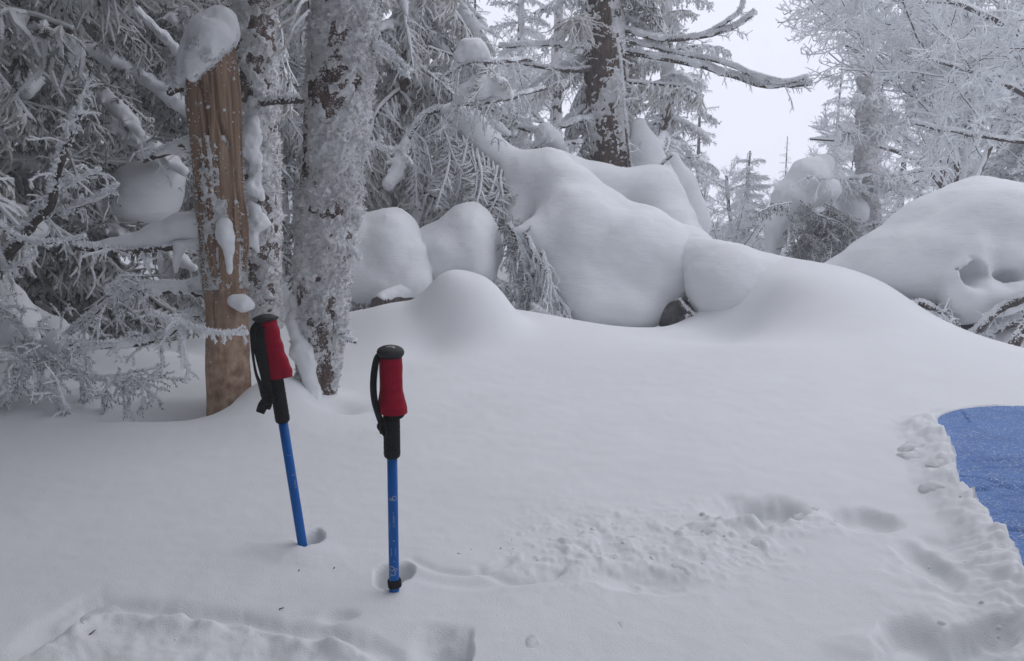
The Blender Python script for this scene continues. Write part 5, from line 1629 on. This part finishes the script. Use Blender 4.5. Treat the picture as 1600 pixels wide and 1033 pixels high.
for (z, a, R0, a1, a2) in ((708, .55, .004, 2.4, 4.4), (709, -.25, .003, .2, 1.6), (738, .85, .006, 2.2, 4.2), (743, .95, .005, -.8, 1.2)):
    ring_print(g, rp, zz(z), fa + a, R0, .0006, 10, a1, a2)
text_print(g, 'WITCO', .0055, rp, zz(748), fa + 1.0)
link('print', g.mesh('print', [M_PRINT]), pole2)

# ------------------------------------------------------------------ blue mat
def build_mat():
    C, u, w, r, Wd, Ln = MAT_C, MAT_U, MAT_W, MAT_R, MAT_WD, MAT_LN
    nu, nv = 190, 320
    U, V = np.meshgrid(np.linspace(-r, Wd - r, nu), np.linspace(-r, Ln - r, nv))
    # round the two far corners and two near ones by squeezing rows
    Un, Vn = (U + r) / Wd, (V + r) / Ln
    def inset(v):
        e = np.minimum(v + r, Ln - r - v)
        e = np.clip(e, 0, r)
        return r - np.sqrt(np.maximum(r * r - (r - e) ** 2, 0))
    ins = inset(V)
    U2 = (-r + ins) + Un * (Wd - 2 * ins)
    XY = C + U2[..., None] * u + V[..., None] * w
    x, y = XY[..., 0].ravel(), XY[..., 1].ravel()
    q = np.stack([x, y, 0 * x], 1)
    top = .014 + .004 * fbm(q * 2.2, 2, 201) + .0012 * fbm(q * 40, 3, 202)
    px, py = to_px(x, y, .02)
    for line, wd, dp in (([(1480, 756), (1500, 760), (1530, 761), (1560, 756), (1602, 757), (1660, 760)], 1.5, .010), ([(1510, 718), (1540, 717), (1600, 715), (1660, 718)], .9, .005), ([(1498, 734), (1530, 729), (1580, 728), (1650, 724)], .8, .004),
                         ([(1545, 748), (1570, 752), (1590, 765), (1640, 775)], 1.0, .006), ([(1540, 783), (1565, 772), (1600, 770)], .8, .004), ([(1505, 790), (1545, 815), (1560, 820), (1605, 826), (1660, 830)], 1.7, .011),
                         ([(1490, 740), (1540, 745), (1600, 747), (1660, 745)], .7, .004), ([(1502, 641), (1508, 648), (1514, 655)], 1.3, .008), ([(1545, 800), (1580, 795), (1640, 800)], .8, .004)):
        L = np.array(line, float)
        dm = np.full(len(px), 1e9)
        for a, b in zip(L[:-1], L[1:]):
            ab = b - a
            t = np.clip(((px - a[0]) * ab[0] + (py - a[1]) * ab[1]) / (ab @ ab), 0, 1)
            dm = np.minimum(dm, np.hypot(px - a[0] - t * ab[0], (py - a[1] - t * ab[1]) * 1.2))
        jag = 1 + .8 * vnoise(q * 60, 203)
        top -= dp * 1.1 * np.exp(-(dm / (1.5 * wd * np.maximum(jag, .35))) ** 2)
    idx = np.arange(nu * nv).reshape(nv, nu)
    f = np.stack([idx[:-1, :-1], idx[1:, :-1], idx[1:, 1:], idx[:-1, 1:]], -1).reshape(-1, 4)
    g = Geo()
    v = np.stack([x, y, top], 1)
    ring = np.concatenate([idx[0, :], idx[1:, -1], idx[-1, -2::-1], idx[-2:0:-1, 0]])
    n, m = len(v), len(ring)
    vb = np.stack([x[ring], y[ring], 0 * x[ring] + .000], 1)
    k = np.arange(m)
    side = np.stack([ring, np.roll(ring, -1), (k + 1) % m + n, k + n], 1)
    g.add(np.concatenate([v, vb, [[C[0] + .2 * u[0] + .5 * w[0], C[1] + .2 * u[1] + .5 * w[1], 0]]]), np.concatenate([f, side]))
    g.f.append((np.stack([(k + 1) % m + n, k + n, np.full(m, n + m)], 1)[:, ::-1], np.zeros(m, int)))
    o = link('foam_mat', g.mesh('foam_mat', [M_MAT], True))
    tag(o, 'blue foam mat dusted with frost and cracked across, half buried in snow at the right', 'mat')


build_mat()


# ------------------------------------------------------------------ loose snow clumps and crumbs
def clump_mesh(seed, h=.07):
    rg = np.random.default_rng(seed)
    pr = [('e', rg.normal(0, .30, 3) * np.array([1, .8, .25]), rg.uniform(.35, .65, 3) * np.array([1, .9, .75])) for _ in range(6)]
    v, f = blob(pr, h, .30, ((.10, 1.6, 2), (.05, 6, 3)), seed)
    v[:, 2] = np.where(v[:, 2] < -.25, -.25 + .2 * (v[:, 2] + .25), v[:, 2])
    g = Geo(); g.add(v, f)
    return g.mesh('snow_clump', [M_SNOW])


CL = [clump_mesh(500 + i) for i in range(5)]


def on_ground(px, py):
    d = 2.0
    for _ in range(30):
        p = P(px, py, d)
        z = ground_z(p[0], p[1])[0]
        d = float(np.clip(d + (p[2] - z) * 1.6, .8, 6))
    p = P(px, py, d); p[2] = ground_z(p[0], p[1])[0]
    return p


for i, (px, py, s, ang, lab) in enumerate(((1440, 692, .075, .3, 'topmost broken snow lump beside the far corner of the blue mat'),
                                           (1428, 712, .055, 1.2, 'small snow lump just below the topmost lump beside the blue mat'),
                                           (1468, 758, .075, .9, 'slab shaped snow lump left of the middle of the blue mat'),
                                           (1470, 722, .045, 2.0, 'snow lump between the topmost lump and the slab shaped lump beside the mat'),
                                           (1192, 842, .040, .4, 'round snow lump in front of the big boot print'),
                                           (1068, 886, .030, 1.0, 'flat snow lump alone in the trodden band'),
                                           (1254, 806, .026, 2.2, 'snow lump between the two long prints'),
                                           (1276, 795, .026, 0.2, 'pointed snow lump on the rim between the two long prints'),
                                           (1112, 828, .030, 1.9, 'snow lump left of the big boot print'),
                                           (832, 1000, .028, .7, 'round snowball alone near the bottom edge'),
                                           (972, 975, .013, .7, 'tiny snow crumb alone in smooth snow right of the snowball'),
                                           (158, 958, .055, .5, 'snow block on the trench lip at the lower left'))):
    p = on_ground(px, py)
    o = link('snow_lump', CL[i % 5], None, tuple(p - np.array([0, 0, s * .26])), (0, 0, ang * 2), (s, s * .8, s * .7))
    tag(o, lab, 'snow lump', 'snow lumps broken loose in the clearing')

def _sphere():
    v, f = [[0, 0, 1], [0, 0, -1]], []
    for la in (.6, 0, -.6):
        for k in range(7):
            a = k / 7 * 6.2832 + la
            v.append([math.cos(a) * math.cos(la * 1.3), math.sin(a) * math.cos(la * 1.3), math.sin(la * 1.3)])
    for k in range(7):
        n = (k + 1) % 7
        f += [[0, 2 + k, 2 + n], [1, 16 + n, 16 + k]]
        for r in (2, 9):
            f += [[r + k, r + 7 + k, r + 7 + n], [r + k, r + 7 + n, r + n]]
    return np.array(v), np.array(f)


ICO, ICF = _sphere()
g = Geo()
rg = np.random.default_rng(61)
def crumbs(n, f, s0, s1):
    for _ in range(n):
        px, py = f()
        x, y = P(px, py, 1.0)[:2]
        k = CAM_H / (CAM_H - P(px, py, 1.0)[2])
        x, y = x * k, y * k
        s = s0 + (s1 - s0) * rg.random() ** 2.5
        z = ground_z(x, y)[0]
        g.add(np.array([x, y, z - s * .25]) + ICO * s * rg.uniform(.75, 1.1, (len(ICO), 3)) * rg.uniform(.8, 1.2, 3), ICF)
crumbs(10, lambda: (rg.normal(1020, 110), rg.normal(850, 32)), .003, .010)
crumbs(8, lambda: (rg.normal(1240, 60), rg.normal(806, 10)), .003, .008)
crumbs(10, lambda: (rg.normal(780, 40), rg.normal(855, 12)), .002, .006)
crumbs(6, lambda: (rg.normal(1470, 45), rg.normal(830, 60)), .002, .006)
crumbs(6, lambda: (rg.uniform(130, 520), rg.normal(985, 9)), .002, .005)
crumbs(4, lambda: (rg.uniform(1380, 1590), rg.normal(985, 15)), .003, .009)
o = link('snow_crumbs', g.mesh('snow_crumbs', [M_SNOW], True))
tag(o, 'small snow crumbs scattered over the trodden snow', None, kind='stuff')

# debris: bits of twig on the snow
for (px, py, dx, dy, L, lab) in ((145, 990, .5, .9, .012, 'tiny dark twig stuck in the trench lip at the lower left'), (440, 953, 1, -.1, .009, 'tiny dark twig lying on the snow below the left pole'),
                                 (522, 889, .7, .4, .003, 'dark speck of bark between the two poles'), (467, 893, .3, .8, .0035, 'reddish speck of bark just below the left pole')):
    p = on_ground(px, py)
    g = Geo()
    a = np.array([-dx * L / 2, -dy * L / 2, .001]); b_ = -a; b_[2] = .004
    tubes(g, np.array([a, (a + b_) / 2 + np.array([.001, 0, .001]), b_]), np.array([.0012, .001, .0006]), 5)
    o = link('twig', g.mesh('twig', [M_ROOT]), None, tuple(p))
    tag(o, lab, 'twig', 'bits of debris on the snow')

# ------------------------------------------------------------------ mist: still air full of ice crystals
g = Geo()
a, zb, zt = 156.0, -6.0, 12.0
g.add([[-a, -a, zb], [a, -a, zb], [a, a, zb], [-a, a, zb], [-a, -a, zt], [a, -a, zt], [a, a, zt], [-a, a, zt]],
      [[0, 3, 2, 1], [4, 5, 6, 7], [0, 1, 5, 4], [1, 2, 6, 5], [2, 3, 7, 6], [3, 0, 4, 7]])
hz = bpy.data.materials.new('mist')
hz.use_nodes = True
hn = hz.node_tree.nodes
hn.clear()
hv, ho = hn.new('ShaderNodeVolumePrincipled'), hn.new('ShaderNodeOutputMaterial')
hv.inputs['Color'].default_value = (0.97, 0.975, 1.0, 1)
hv.inputs['Density'].default_value = HAZE
hz.node_tree.links.new(hv.outputs[0], ho.inputs['Volume'])
o = link('haze', g.mesh('haze', [hz], False))
o['kind'] = 'stuff'
